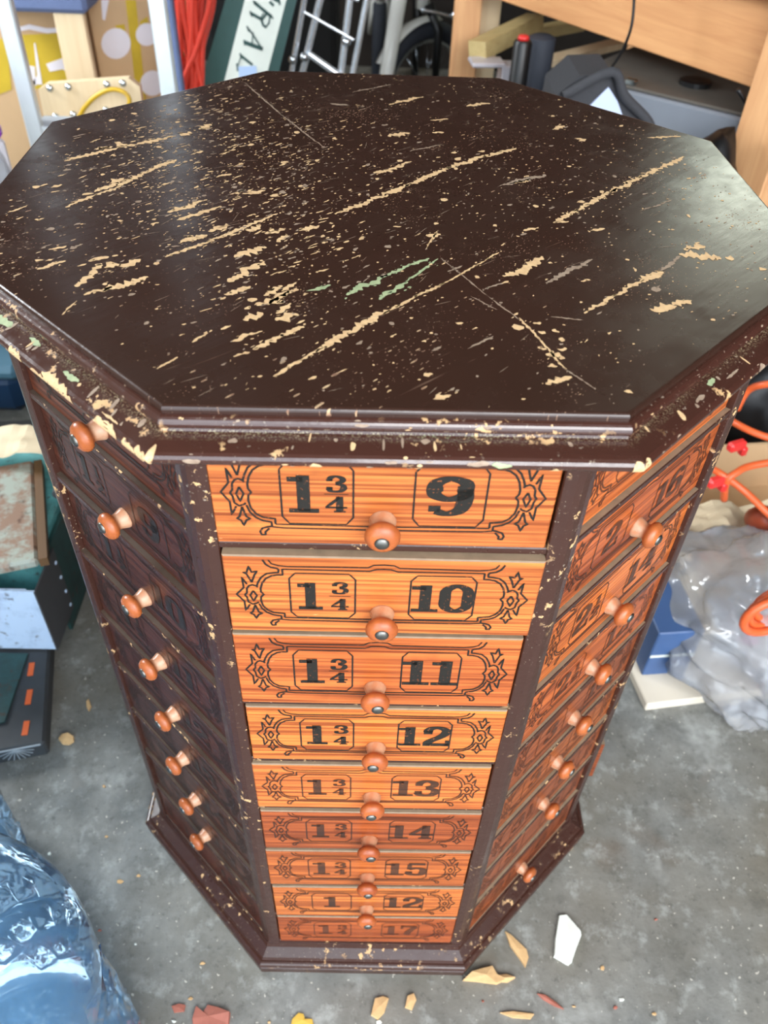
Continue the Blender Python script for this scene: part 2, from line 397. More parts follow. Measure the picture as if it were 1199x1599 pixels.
# ------------------------------------------------------------------ the setting
def struct(name, b, m, **k): return tag(b.build(name, m, **k), kind='structure')
struct('floor', B().box((0, .3, -.05), (5.2, 7.0, .1)), M_CONC)
b = B().box((0, 3.65, 1.3), (5.2, .1, 2.6))
struct('wall_back', b, M_WALL)
struct('wall_left', B().box((-2.45, .3, 1.3), (.1, 6.6, 2.6)), M_WALLP)
wn = struct('window_1', B().box((-2.395, 1.3, 2.08), (.02, 1.2, .06)).box((-2.395, 1.3, 1.12), (.02, 1.2, .06)).box((-2.395, .73, 1.6), (.02, .06, 1.0)).box((-2.395, 1.87, 1.6), (.02, .06, 1.0)), M_BIKEW)  # made-up window frame around the added fill lamp
def glow(name, rgb, st):
    n = N(name); n.b.inputs['Base Color'].default_value = (.6, .65, .7, 1); n.b.inputs['Emission Color'].default_value = rgb; n.b.inputs['Emission Strength'].default_value = st; return n.m
B().box((-2.398, 1.3, 1.6), (.006, 1.1, .92)).build('pane', glow('daylit_pane', (.85, .93, 1, 1), 3), wn)  # glowing pane added behind the side fill lamp
w2 = struct('window_2', B().box((1.95, 3.59, 2.42), (1.0, .02, .06)).box((1.95, 3.59, 1.58), (1.0, .02, .06)).box((1.48, 3.59, 2.0), (.06, .02, .9)).box((2.42, 3.59, 2.0), (.06, .02, .9)), M_BIKEW)
B().box((1.95, 3.598, 2.0), (.9, .004, .8)).build('pane', glow('leafy_daylit_pane', (.85, 1, .75, 1), 1), w2)
struct('wall_right', B().box((2.45, .3, 1.3), (.1, 6.6, 2.6)), M_WALL)
struct('ceiling', B().box((0, 1.2, 2.65), (5.2, 5.0, .1)), M_CEIL)

# ------------------------------------------------------------------ the cabinet
cab = thing('hardware_cabinet', 'tall octagonal brown cabinet with chipped top and numbered pine drawers on all sides', 'cabinet')
RB, RTOP, H = .3052, .3187, .86
C8 = math.cos(PI / 8)
AP = RB * C8                                    # distance from the axis to a face
FW_ = 2 * RB * math.sin(PI / 8)                 # width of a face
def ring(prof, name, mat, parent, cap_top=True, smooth=True, ph=0.0, extra=None):
    """an octagonal moulding: prof = list of (apothem, z)"""
    bb = B(); vs = []; fs = []
    for a, z in prof:
        for i in range(8):
            t = math.radians(-112.5 + 45 * i) + ph; vs.append((a / C8 * math.cos(t), a / C8 * math.sin(t), z))
    for k in range(len(prof) - 1):
        for i in range(8): fs.append((k * 8 + i, k * 8 + (i + 1) % 8, (k + 1) * 8 + (i + 1) % 8, (k + 1) * 8 + i))
    fs.append(tuple((len(prof) - 1) * 8 + i for i in range(8))); fs.append(tuple(range(8))[::-1])
    bb.add(vs, fs)
    if extra: bb.add(extra.v, [], 0); o_ = len(bb.v) - len(extra.v); bb.f += [tuple(i + o_ for i in f) for f in extra.f]; bb.m += extra.m
    return bb.build(name, mat, parent)
def arc(cx, cz, r, a0, a1, n=6):
    return [(cx + r * math.cos(math.radians(a0 + (a1 - a0) * i / n)), cz + r * math.sin(math.radians(a0 + (a1 - a0) * i / n))) for i in range(n + 1)]
at = RTOP * C8
# top board: flat plane with an eased edge, and everything cut into it
PH = .0123
prof = [(at - .02, .8455), (at + .002, .8455)] + arc(at + .0005, .858 - .0005, .0025, 0, 90, 4)
top = B(); vs = []; fs = []
for a, z in prof:
    for i in range(8):
        t = math.radians(-112.5 + 45 * i) + PH; vs.append((a / C8 * math.cos(t), a / C8 * math.sin(t), z))
K = len(prof)
for k in range(K - 1):
    for i in range(8): fs.append((k * 8 + i, k * 8 + (i + 1) % 8, (k + 1) * 8 + (i + 1) % 8, (k + 1) * 8 + i))
fs.append(tuple((K - 1) * 8 + i for i in range(8))); fs.append(tuple(range(8))[::-1])
top.add(vs, fs, 0)
ZT = .86 + .00015
def inside_top(x, y, m=.004):
    for i in range(8):
        t = math.radians(-90 + 45 * i) + PH
        if x * math.cos(t) + y * math.sin(t) > at - m: return False
    return True
def gouge(p0, p1, wid, mi=1, seed=0, z=ZT, ragged=.45, steps=None):
    """a ragged, tapering strip of bare wood between two points of the top"""
    p0 = Vector((p0[0], p0[1])); p1 = Vector((p1[0], p1[1])); d = p1 - p0; L = d.length
    if L < 1e-5: return
    d /= L; nn = Vector((-d.y, d.x)); st = steps or max(5, int(L / .0010)); l = []; r = []
    for i in range(st + 1):
        t = i / st; env = (math.sin(PI * min(1, max(0, t * .96 + .02)))) ** .5
        a = wid * env * max(.12, 1 + ragged * 3.2 * noise.noise(Vector((t * L * 380, seed * 3.1, 0))))
        c = wid * env * max(.12, 1 + ragged * 3.2 * noise.noise(Vector((t * L * 380, seed * 3.1 + 9, 4))))
        off = .55 * wid * noise.noise(Vector((t * L * 90, seed * 1.7, 8)))
        q = p0 + d * (L * t) + nn * off
        l.append(q + nn * max(a, .00008) * .5); r.append(q - nn * max(c, .00008) * .5)
    if not all(inside_top(v.x, v.y) for v in (l[0], l[-1], l[st // 2])): return
    vs = [(v.x, v.y, z) for v in l] + [(v.x, v.y, z) for v in r]; k = st + 1
    top.add(vs, [(i, i + 1, k + i + 1, k + i) for i in range(st)], mi)
rg = random.Random(21)
def gp(pts, wpx, mi=1, seed=0):
    q = [at_z(x, y, .86) for x, y in pts]
    for i in range(len(q) - 1):
        m = (q[i] + q[i + 1]) / 2; wm = wpx * (m - CAM).dot(FW) / FPX
        e = (q[i + 1] - q[i]) * .06 if len(q) > 2 else Vector((0, 0, 0))
        gouge(q[i] - e, q[i + 1] + e, wm * 1.15, mi, seed + i)
        for k in range(int((q[i + 1] - q[i]).length / .006)):      # crumbs of missing paint beside the scratch
            f = rg.random(); c_ = q[i].lerp(q[i + 1], f); a = rg.gauss(.82, .4); o_ = Vector((rg.gauss(0, wm * 1.1), rg.gauss(0, wm * 1.1), 0)); l_ = rg.uniform(.0008, .0030)
            gouge(c_ + o_, c_ + o_ + Vector((math.cos(a), math.sin(a), 0)) * l_, l_ * rg.uniform(.25, .5), mi, seed + k, ZT, .5, 4)
GS = [
 ([(3, 436), (60, 420), (100, 408)], 7), ([(105, 323), (150, 304), (188, 292)], 7), ([(185, 290), (230, 268), (272, 250)], 9),
 ([(105, 250), (190, 230), (270, 214)], 9), ([(148, 300), (185, 285)], 10), ([(175, 287), (196, 279)], 14), ([(148, 233), (172, 229)], 7),
 ([(180, 222), (200, 228)], 9), ([(311, 202), (329, 194)], 12), ([(282, 212), (297, 206)], 9), ([(262, 332), (318, 314)], 11), ([(278, 345), (345, 322)], 8),
 ([(282, 378), (322, 366)], 13), ([(326, 362), (355, 350)], 12), ([(384, 360), (408, 352)], 12), ([(415, 366), (446, 357)], 9), ([(432, 378), (450, 368)], 9),
 ([(466, 360), (498, 352)], 10), ([(262, 400), (330, 376), (428, 336)], 7), ([(380, 304), (415, 298)], 9), ([(345, 275), (362, 272)], 7),
 ([(165, 420), (218, 404)], 16), ([(138, 408), (170, 401)], 9), ([(124, 447), (145, 422), (158, 412)], 10), ([(160, 455), (232, 433)], 14), ([(130, 460), (175, 448)], 8),
 ([(366, 402), (414, 385)], 15), ([(355, 440), (412, 408)], 13), ([(350, 460), (392, 448)], 11), ([(402, 478), (452, 455)], 12), ([(412, 462), (440, 446)], 10),
 ([(430, 500), (465, 490)], 14), ([(380, 500), (412, 490)], 14), ([(362, 533), (408, 516)], 8), ([(398, 545), (440, 524), (474, 512)], 10), ([(364, 556), (390, 550)], 8),
 ([(420, 470), (466, 452)], 8), ([(432, 490), (455, 474)], 8), ([(440, 455), (462, 442)], 7), ([(345, 362), (352, 358)], 6),
 ([(80, 293), (96, 288)], 7), ([(76, 390), (104, 385)], 6), ([(160, 232), (176, 229)], 6), ([(96, 492), (120, 470)], 3), ([(12, 332), (42, 322)], 4),
 ([(362, 622), (430, 585), (500, 545)], 6), ([(496, 548), (545, 518), (605, 486)], 12), ([(600, 489), (650, 463), (692, 443)], 5), ([(688, 446), (760, 405), (778, 395)], 3),
 ([(541, 461), (600, 432)], 10, 3), ([(598, 433), (640, 414), (668, 404)], 6, 3), ([(592, 468), (635, 440)], 7, 3), ([(632, 442), (684, 404)], 4, 3), ([(478, 455), (516, 445)], 6, 3),
 ([(245, 576), (278, 558)], 4), ([(300, 535), (325, 520)], 4), ([(345, 515), (360, 508)], 5),
 ([(528, 333), (600, 305), (640, 288)], 9), ([(636, 290), (700, 262), (760, 243)], 9), ([(755, 246), (805, 231)], 8),
 ([(583, 270), (612, 266)], 9), ([(604, 266), (642, 252)], 7), ([(606, 213), (640, 208)], 11), ([(676, 208), (692, 206)], 7),
 ([(785, 289), (852, 273)], 10, 2), ([(795, 287), (830, 279)], 6),
 ([(866, 347), (900, 328), (960, 296)], 8), ([(955, 300), (1000, 276), (1066, 247)], 8), ([(866, 347), (888, 346)], 6), ([(1012, 216), (1062, 213)], 6), ([(1042, 215), (1062, 207)], 6),
 ([(862, 202), (880, 196)], 8), ([(900, 216), (912, 221)], 10), ([(786, 432), (852, 403)], 14), ([(852, 442), (925, 405)], 8, 2),
 ([(915, 488), (960, 462), (1002, 438)], 7), ([(1000, 440), (1034, 424)], 15), ([(1032, 424), (1062, 400)], 6, 2), ([(1060, 397), (1125, 402)], 18), ([(1065, 388), (1100, 384)], 12), ([(1132, 402), (1146, 404)], 11),
 ([(1014, 482), (1056, 478)], 16), ([(1050, 476), (1080, 470)], 12), ([(664, 388), (684, 360)], 3), ([(665, 368), (688, 366)], 10), ([(818, 361), (840, 356)], 6), ([(922, 360), (944, 357)], 7),
 ([(608, 164), (660, 151)], 7), ([(728, 166), (764, 161)], 8), ([(550, 144), (610, 132)], 3, 2), ([(672, 188), (700, 186)], 4), ([(516, 161), (545, 165)], 5, 2),
 ([(812, 498), (840, 528), (880, 575)], 4), ([(832, 505), (845, 506)], 9), ([(840, 518), (852, 520)], 8), ([(862, 515), (872, 520)], 8), ([(873, 528), (882, 532)], 8), ([(840, 542), (856, 545)], 7),
 ([(852, 553), (882, 560)], 11), ([(855, 572), (870, 572)], 9), ([(852, 600), (892, 588)], 11), ([(870, 545), (885, 545)], 8), ([(735, 463), (776, 484)], 2, 2), ([(676, 623), (705, 618)], 9),
 ([(640, 236), (690, 226)], 3, 2), ([(700, 425), (722, 415)], 4, 2), ([(756, 452), (790, 440)], 3, 2), ([(1000, 330), (1050, 312)], 3, 2), ([(860, 495), (910, 500)], 3, 2), ([(730, 545), (770, 525)], 3, 2),
 ([(385, 132), (440, 180), (502, 228)], 2.4, 2), ([(692, 406), (760, 462), (812, 500)], 2.2, 2), ([(880, 575), (925, 605), (965, 634)], 2.6, 2),
]
for i, g in enumerate(GS): gp(g[0], g[1], g[2] if len(g) > 2 else 1, i * 5)
rng = random.Random(3)
gdir = math.radians(47)
cnt = 0
while cnt < 3300:
    x = rng.uniform(-.3, .3); y = rng.uniform(-.3, .3)
    if not inside_top(x, y, .008): continue
    # paint has flaked most on the left half of the board
    d = .13 + 1.1 * math.exp(-(((x + .14) / .10) ** 2 + ((y - .03) / .14) ** 2)) + .5 * math.exp(-(((x + .05) / .06) ** 2 + ((y + .13) / .06) ** 2)) + .25 * math.exp(-(((x - .12) / .12) ** 2 + ((y - .02) / .12) ** 2))
    if rng.random() > d: continue
    L = rng.uniform(.0007, .0024) * (rng.uniform(1.8, 3.2) if rng.random() < .13 else 1); wd = L * rng.uniform(.25, .6)
    a = gdir + rng.gauss(0, .35); cnt += 1
    if rng.random() < .5:
        k_ = 7; pts_ = []
        for j in range(k_):
            q_ = 2 * PI * j / k_; u_ = L * .55 * math.cos(q_) * rng.uniform(.5, 1.3); v_ = wd * .9 * math.sin(q_) * rng.uniform(.5, 1.4)
            pts_.append((x + u_ * math.cos(a) - v_ * math.sin(a), y + u_ * math.sin(a) + v_ * math.cos(a), ZT))
        top.add(pts_, [tuple(range(k_))], rng.choice((1, 1, 2)))
    else: gouge((x, y), (x + math.cos(a) * L, y + math.sin(a) * L), wd, rng.choice((1, 2, 2)), cnt, ZT, .5, 5)
cnt = 0
while cnt < 420:                  # bigger flakes, following the grain, where the board has worn most
    u = rng.random()
    if u < .55: x = rng.gauss(-.15, .065); y = rng.gauss(.04, .085)
    elif u < .8: x = rng.gauss(-.075, .035); y = rng.gauss(-.10, .05)
    else: x = rng.uniform(-.28, .28); y = rng.uniform(-.28, .28)
    if not inside_top(x, y, .012): continue
    cnt += 1; L = rng.uniform(.0025, .0085) * (1 if u < .8 else .7); wd = rng.uniform(.0007, .0020); a = gdir + rng.gauss(0, .13)
    gouge((x, y), (x + math.cos(a) * L, y + math.sin(a) * L), wd, rng.choice((1, 1, 2)), cnt + 7, ZT + .00004 * (cnt % 3), .5, 8)
for k in range(260):              # fine pale scuffs
    x = rng.gauss(-.08, .13); y = rng.gauss(-.02, .13); L = rng.uniform(.004, .016); a = gdir + rng.gauss(-.1, .3)
    gouge((x, y), (x + math.cos(a) * L, y + math.sin(a) * L), .0003, 2, k + 900, ZT + .00002, .4, 8)
top_o = top.build('top_board', [M_TOP, M_BARE, M_SCUFF, M_GREENISH], cab)

# moulding around the top: bead, ledge, rounded lip
mp_ = [(AP - .02, .8338), (at + .014, .8338), (at + .0185, .8342)] + arc(at + .0180, .8388, .0042, -70, 70, 5) + [(at + .0165, .8436), (at + .006, .8462)] \
      + arc(at + .0032, .8512, .0042, -55, 80, 7) + [(at + .0022, .8556), (at - .02, .8556)]
def mould_pos(edge, s, k, lift=.0003):
    """a point of the moulding: edge number, -1..1 along it, k index into the profile (float)"""
    i = int(k); i = min(i, len(mp_) - 2); f = k - i
    a = mp_[i][0] * (1 - f) + mp_[i + 1][0] * f; z = mp_[i][1] * (1 - f) + mp_[i + 1][1] * f
    dx = mp_[i + 1][0] - mp_[i][0]; dz = mp_[i + 1][1] - mp_[i][1]; q = math.hypot(dx, dz) or 1
    a += dz / q * lift; z += -dx / q * lift
    t = math.radians(-90 + 45 * edge) + PH; h = a * math.tan(PI / 8) * s
    return (a * math.cos(t) - h * math.sin(t), a * math.sin(t) + h * math.cos(t), z)
mo_b = B()
def mgouge(edge, s0, s1, kc, kw, mi, seed):
    """a ragged flake of bare wood wrapped round the moulding"""
    L = abs(s1 - s0) * .12; st = max(6, int(L / .0011)); nk = 4; rows = []
    for i in range(st + 1):
        t = i / st; env = math.sin(PI * (t * .96 + .02)) ** .5
        up = kw * env * (1 + .9 * noise.noise(Vector((t * L * 330, seed * 2.3, 1)))) * .5
        dn = kw * env * (1 + .9 * noise.noise(Vector((t * L * 330, seed * 2.3, 7)))) * .5
        off = kw * .35 * noise.noise(Vector((t * L * 120, seed * 1.3, 4)))
        rows.append([mould_pos(edge, s0 + (s1 - s0) * t, min(18.8, max(1.2, kc + off - dn + (up + dn) * j / nk)), .00025) for j in range(nk + 1)])
    vs = [p for r in rows for p in r]; m = nk + 1
    mo_b.add(vs, [(i * m + j, i * m + j + 1, (i + 1) * m + j + 1, (i + 1) * m + j) for i in range(st) for j in range(nk)], mi)
for g in ((-1, .10, .46, 4.6, 5.0, 0, 1), (-1, .20, .40, 7.0, 2.4, 0, 2), (-1, -.10, .02, 5, 4, 0, 3), (-1, .62, .80, 5.2, 4.4, 0, 4), (-1, .66, .78, 8.6, .5, 0, 5), (-1, .84, .93, 5.6, 4.2, 0, 6),
          (-1, .93, 1.0, 6.2, 4.5, 0, 7), (0, -1.0, -.965, 6.2, 4.0, 0, 8), (0, .955, 1.0, 5.5, 5, 0, 9), (1, -1.0, -.95, 5.5, 5, 0, 10), (0, .28, .37, 6.2, 1.6, 2, 11), (0, .38, .46, 5.8, 1.4, 1, 12),
          (0, -.35, -.30, 4.2, 2, 0, 13), (0, .62, .66, 4.0, 2.2, 0, 14), (0, -.7, -.66, 9.4, .3, 2, 15), (0, .1, .14, 9.6, .3, 2, 16), (1, -.35, -.28, 9.6, .35, 1, 17), (1, .02, .08, 6, 2, 2, 18),
          (1, .2, .26, 6, 2, 2, 19), (0, -.18, -.12, 15, 1.2, 2, 20), (0, .36, .40, 15, 1.0, 2, 21), (-1, -.35, -.2, 9.5, .4, 1, 22), (-1, .3, .42, 9.3, .35, 1, 23), (-1, -.05, .05, 9.6, .3, 1, 24),
          (1, -.5, -.42, 9.3, .25, 2, 25), (1, -.22, -.1, 9.2, .15, 2, 26), (0, -.85, -.78, 5.8, 1.5, 2, 27), (0, -.05, .0, 6, 1.2, 2, 28)): mgouge(*g)  # grey flakes on the lip: worn scuffs plus painted-in rim highlight
mr = random.Random(8)
for k in range(150):
    e = mr.choice((-1, 0, 1, -1, 0, 1, 2, -2)); s_ = mr.uniform(-1, .97); mgouge(e, s_, s_ + mr.uniform(.006, .03), mr.choice((mr.uniform(4, 8), mr.uniform(9, 9.9), mr.uniform(12, 17))), mr.uniform(.15, .9) , mr.choice((0, 2, 2)), k + 40)
mo_b.m = [k + 1 for k in mo_b.m]
ring(mp_, 'top_moulding', [M_MOULD, M_BARE, M_GREENISH, M_SCUFF], cab, ph=PH, extra=mo_b)

# carcass: inner core, rails between the drawers
RBOT = [.7397, .656, .5633, .4762, .3916, .3064, .2171, .1308, .0470]
RTOPZ = [.8338] + RBOT[:-1]
core = B()
c8 = [(.275 * math.cos(math.radians(-112.5 + 45 * i)), .275 * math.sin(math.radians(-112.5 + 45 * i))) for i in range(8)]
core.add([(x, y, .03) for x, y in c8] + [(x, y, .8335) for x, y in c8], [tuple(range(8))[::-1], tuple(range(8, 16))] + [(i, (i + 1) % 8, (i + 1) % 8 + 8, i + 8) for i in range(8)])
core.build('carcass', M_CARC, cab)
for fidx in range(8):
    rot = Matrix.Rotation(math.radians(45 * fidx), 4, 'Z')
    if fidx in (3, 4, 5):          # plain boarded sides at the back
        B().box((0, -AP + .006, .44), (FW_ - .02, .008, .79), 0, 0, rot).build('back_panel', M_CARC, cab)
    else:
        for zb in RBOT + [.8318]:
            r = B(); hw = FW_ / 2 - .006; y0 = -AP + .0005; y1 = -AP + .022; z0 = zb - .0030; z1 = zb + .0030; e = .0008
            r.add([(-hw, y0, z0 + e), (hw, y0, z0 + e), (hw, y0, z1 - e), (-hw, y0, z1 - e), (-hw, y0 + e, z0), (hw, y0 + e, z0), (hw, y1, z0), (-hw, y1, z0), (-hw, y0 + e, z1), (hw, y0 + e, z1), (hw, y1, z1), (-hw, y1, z1)],
                  [(0, 1, 2, 3), (0, 4, 5, 1), (4, 7, 6, 5), (3, 2, 9, 8), (6, 7, 11, 10)], 0, rot)
            r.add([(-hw, y0 + e, z1 + .0001), (hw, y0 + e, z1 + .0001), (hw, y1, z1 + .0001), (-hw, y1, z1 + .0001)], [(0, 1, 2, 3)], 1 if fidx in (1, 2, 6, 7) else 0, rot)
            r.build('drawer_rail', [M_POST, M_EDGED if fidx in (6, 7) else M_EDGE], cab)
    p = B(); prs = []
    t0 = math.radians(-112.5 + 45 * fidx); ex = Vector((math.cos(t0), math.sin(t0)))
    # a post with a rounded nose on the corner
    def fp(side, d, inset):
        ta = t0 + side * math.radians(22.5)   # face normal direction
        nrm = Vector((math.cos(ta), math.sin(ta))); tg = Vector((-nrm.y, nrm.x)) * side
        corner = ex * RB
        return corner + tg * d - nrm * inset
    pts = [fp(-1, .0125, .016), fp(-1, .0125, .0004), fp(-1, .0118, -.0006), fp(-1, .0045, -.0014), ex * (RB + .0006), fp(1, .0045, -.0014), fp(1, .0118, -.0006), fp(1, .0125, .0004), fp(1, .0125, .016), ex * (RB - .03)]
    k = len(pts); nz = 30; vs = []
    for j in range(nz + 1):
        z = .040 + (.8338 - .040) * j / nz
        vs += [(q.x, q.y, z) for q in pts]
    fs = [(j * k + i, j * k + (i + 1) % k, (j + 1) * k + (i + 1) % k, (j + 1) * k + i) for j in range(nz) for i in range(k)]
    p.add(vs, fs + [tuple(range(k))[::-1], tuple(nz * k + i for i in range(k))])
    p.build('corner_post', M_POST, cab)
pl = [(.30 * C8, .0), (.3275 * C8, .0), (.3280 * C8, .0125), (.3252 * C8, .0155), (.3252 * C8, .0175)] + arc(.3236 * C8, .0212, .0052, -50, 85, 6) + [(.3222 * C8, .0262), (.3200 * C8, .0300), (.3085 * C8, .0345), (.3060 * C8, .040), (.3060 * C8, .046), (.28 * C8, .046)]
ring([(a, z) for a, z in pl], 'base_plinth', M_POST, cab, ph=-.008)

# ---- numerals in a fat slab face, drawn with a wide flat nib
GL = {
 '0': (.74, [('c', [(.36, .95), (.58, .80), (.60, .5), (.58, .2), (.36, .05), (.14, .2), (.12, .5), (.14, .80)])]),
 '1': (.62, [('l', [(.32, .04), (.32, .96)]), ('r', (.02, .80, .32, .92)), ('r', (.03, 0, .61, .11))]),
 '2': (.74, [('s', [(.13, .70), (.20, .88), (.38, .95), (.57, .84), (.58, .66), (.44, .46), (.24, .28), (.12, .10)]), ('r', (.04, 0, .70, .14)), ('r', (.60, .0, .70, .30)), ('r', (.04, .62, .26, .80))]),
 '3': (.72, [('s', [(.12, .76), (.22, .90), (.38, .95), (.55, .84), (.54, .66), (.34, .54)]), ('s', [(.34, .52), (.56, .42), (.60, .24), (.50, .09), (.34, .05), (.18, .10), (.11, .26)]), ('r', (.03, .66, .24, .80)), ('r', (.03, .18, .24, .33))]),
 '4': (.78, [('l', [(.50, .04), (.50, .97)]), ('t', [(.50, .95), (.06, .32)]), ('r', (.01, .25, .76, .36)), ('r', (.30, 0, .70, .10))]),
 '5': (.72, [('r', (.12, .84, .62, 1.0)), ('t', [(.15, .90), (.14, .50)]), ('s', [(.14, .50), (.34, .60), (.54, .52), (.58, .32), (.50, .10), (.34, .05), (.18, .10), (.11, .26)]), ('r', (.03, .18, .24, .33))]),
 '7': (.68, [('r', (.05, .84, .66, 1.0)), ('r', (.05, .68, .14, .95)), ('s', [(.60, .88), (.44, .56), (.34, .30), (.30, .03)])]),
 '9': (.74, [('c', [(.36, .95), (.56, .86), (.58, .68), (.54, .52), (.34, .43), (.16, .53), (.13, .70), (.18, .86)]), ('s', [(.58, .70), (.59, .42), (.52, .16), (.34, .05), (.16, .12)]), ('r', (.06, .10, .24, .26))]),
}
GL['6'] = (.74, [(k, [(.72 - x, 1 - y) for x, y in p] if k != 'r' else (.72 - p[2], 1 - p[3], .72 - p[0], 1 - p[1])) for k, p in GL['9'][1]])
GL['8'] = (.74, [('c', [(.36, .95), (.54, .86), (.54, .64), (.36, .53), (.18, .64), (.18, .86)]), ('c', [(.36, .52), (.58, .42), (.58, .14), (.36, .05), (.14, .14), (.14, .42)])])
INKY = -.00035
def ribbon(bb, pts, a, b_, mi, closed=False, y=INKY):
    """flat stroke in the XZ plane, a = half width of uprights, b_ = half width of levels"""
    P = [Vector((p[0], p[1])) for p in pts]; k = len(P); vs = []
    for i in range(k):
        p = P[i - 1] if (closed or i) else P[i]; q = P[(i + 1) % k] if (closed or i < k - 1) else P[i]
        t = (q - p); t = t.normalized() if t.length > 1e-9 else Vector((1, 0)); nn = Vector((-t.y, t.x))
        h = math.sqrt((a * nn.x) ** 2 + (b_ * nn.y) ** 2)
        vs += [(P[i].x + nn.x * h, y, P[i].y + nn.y * h), (P[i].x - nn.x * h, y, P[i].y - nn.y * h)]
    fs = [(2 * i, 2 * i + 1, (2 * i + 3) % (2 * k), (2 * i + 2) % (2 * k)) for i in range(k if closed else k - 1)]
    bb.add(vs, fs, mi)
def glyph(bb, ch, x, z, h, sx, mi, y=INKY):
    wd, parts = GL[ch]; f = lambda p: (x + p[0] * h * sx, z + p[1] * h)
    for k, p in parts:
        if k == 'r':
            (x0, z0), (x1, z1) = f((p[0], p[1])), f((p[2], p[3])); bb.add([(x0, y, z0), (x1, y, z0), (x1, y, z1), (x0, y, z1)], [(0, 1, 2, 3)], mi)
        else:
            q = [f(t) for t in p]
            if k in 'sc': q = [(v.x, v.y) for v in crom([Vector(t) for t in q], 5, k == 'c')]
            ribbon(bb, q, (.125 if k != 't' else .07) * h * sx, .065 * h, mi, k == 'c', y)
    return wd * h * sx
def numtext(bb, s, xc, zc, h, sx, mi):
    wd = sum(GL[c][0] * h * sx for c in s); x = xc - wd / 2
    for c in s: x += glyph(bb, c, x, zc - h / 2, h, sx, mi)
# ---- the printed scrollwork of a drawer, in u,v of the drawer front
def uv(x, y):
    v = (y - 75) / 525; l = 32 + 63 * v; r = 2344 - 142 * v; return ((x - l) / (r - l), v)
ORN_THICK = [
 [(322, 98), (345, 128), (380, 145), (425, 152), (434, 160), (432, 178), (400, 180), (350, 187), (310, 212), (287, 245), (276, 272)],
 [(460, 155), (462, 195), (425, 195), (380, 202), (340, 222), (315, 252), (303, 290), (306, 313), (325, 330), (306, 347), (304, 372), (318, 410), (350, 440), (390, 457), (470, 464), (470, 492)],
 [(290, 395), (310, 430), (345, 458), (390, 475), (445, 482), (448, 504), (420, 508), (385, 516), (370, 535), (380, 552), (405, 550), (403, 536), (430, 516)],
 [(190, 335), (206, 320), (206, 290), (222, 272), (245, 265), (272, 272), (284, 280)], [(190, 335), (206, 352), (215, 385), (245, 400), (276, 392), (288, 384)],
 [(250, 305), (276, 338), (252, 378), (229, 338), (250, 305)],
 [(207, 262), (172, 215), (184, 285), (132, 332), (186, 380), (195, 447), (226, 402)],
 [(242, 248), (206, 192), (182, 182), (207, 183), (222, 140), (242, 180), (282, 172), (262, 198), (242, 248)],
 [(262, 405), (244, 455), (226, 466), (252, 476), (268, 504), (286, 474), (312, 466), (286, 455), (262, 405)],
]
ORN_LINE = [
 [(362, 98), (385, 122), (430, 133), (500, 138), (1070, 134), (1110, 118), (1190, 114)],
 [(460, 156), (1080, 158), (1130, 144), (1190, 142)],
 [(470, 493), (1190, 497)], [(448, 507), (520, 512), (1190, 515)],
]
def drawer_mesh(left, frac, right, w_, h_):
    bb = B(); hw = w_ / 2; e = .0009; T = .014
    # board with softened front edges; its top edge is bare and grey (slot 2)
    P = lambda sx, sz, y, k: (sx * (hw - k), y, h_ / 2 + sz * (h_ / 2 - k))
    vs = [P(-1, -1, 0, e), P(1, -1, 0, e), P(1, 1, 0, e), P(-1, 1, 0, e), P(-1, -1, e, 0), P(1, -1, e, 0), P(1, 1, e, 0), P(-1, 1, e, 0), P(-1, -1, T, 0), P(1, -1, T, 0), P(1, 1, T, 0), P(-1, 1, T, 0)]
    bb.add(vs, [(0, 1, 2, 3), (0, 4, 5, 1), (1, 5, 6, 2), (3, 0, 4, 7), (4, 8, 9, 5), (5, 9, 10, 6), (7, 4, 8, 11), (8, 11, 10, 9)], 0)
    bb.add([vs[3], vs[2], vs[6], vs[7], vs[11], vs[10]], [(0, 1, 2, 3), (3, 2, 5, 4)], 2)
    X = lambda u: -hw + u * w_
    Z = lambda v: h_ * (1 - v)
    for sgn in (1, -1):
        for grp, th in ((ORN_THICK, .00070), (ORN_LINE, .00052)):
            for s in grp:
                q = [uv(*p) for p in s]; q = [(sgn * X(u), Z(v)) for u, v in q]
                d = []
                for i in range(len(q) - 1):
                    for j in range(3): d.append((q[i][0] * (1 - j / 3) + q[i + 1][0] * j / 3, q[i][1] * (1 - j / 3) + q[i + 1][1] * j / 3))
                d.append(q[-1]); ribbon(bb, d, th, th, 1)
        u0, u1 = .203, .412; v0, v1, cu, cv = .20, .785, .02, .07
        q = [(u0, v0 + cv), (u0 + cu, v0), (u1 - cu, v0), (u1, v0 + cv), (u1, v1 - cv), (u1 - cu, v1), (u0 + cu, v1), (u0, v1 - cv)]
        d = []
        q = [(sgn * X(u), Z(v)) for u, v in q]
        for i in range(8):
            a, c = q[i], q[(i + 1) % 8]
            for j in range(3): d.append((a[0] + (c[0] - a[0]) * j / 3, a[1] + (c[1] - a[1]) * j / 3))
        ribbon(bb, d, .00062, .00046, 1, True)
    th = .37 * h_
    xc = X(.3075); zc = Z(.49)
    if frac:
        numtext(bb, left, xc - .0085, zc, th, 1.0, 1)
        a, c = frac; fx = xc + .0115
        numtext(bb, a, fx, zc + .0082, th * .42, 1.35, 1); numtext(bb, c, fx, zc - .0082, th * .42, 1.35 if len(c) == 1 else 1.0, 1)
        bb.add([(fx - .0072, INKY, zc - .0002), (fx + .0072, INKY, zc - .0002), (fx + .0072, INKY, zc + .0003), (fx - .0072, INKY, zc + .0003)], [(0, 1, 2, 3)], 1)
    else: numtext(bb, left, xc, zc, th, 1.05, 1)
    numtext(bb, right, X(.6925), zc, th, 1.12 if len(right) > 1 else 1.3, 1)
    return bb
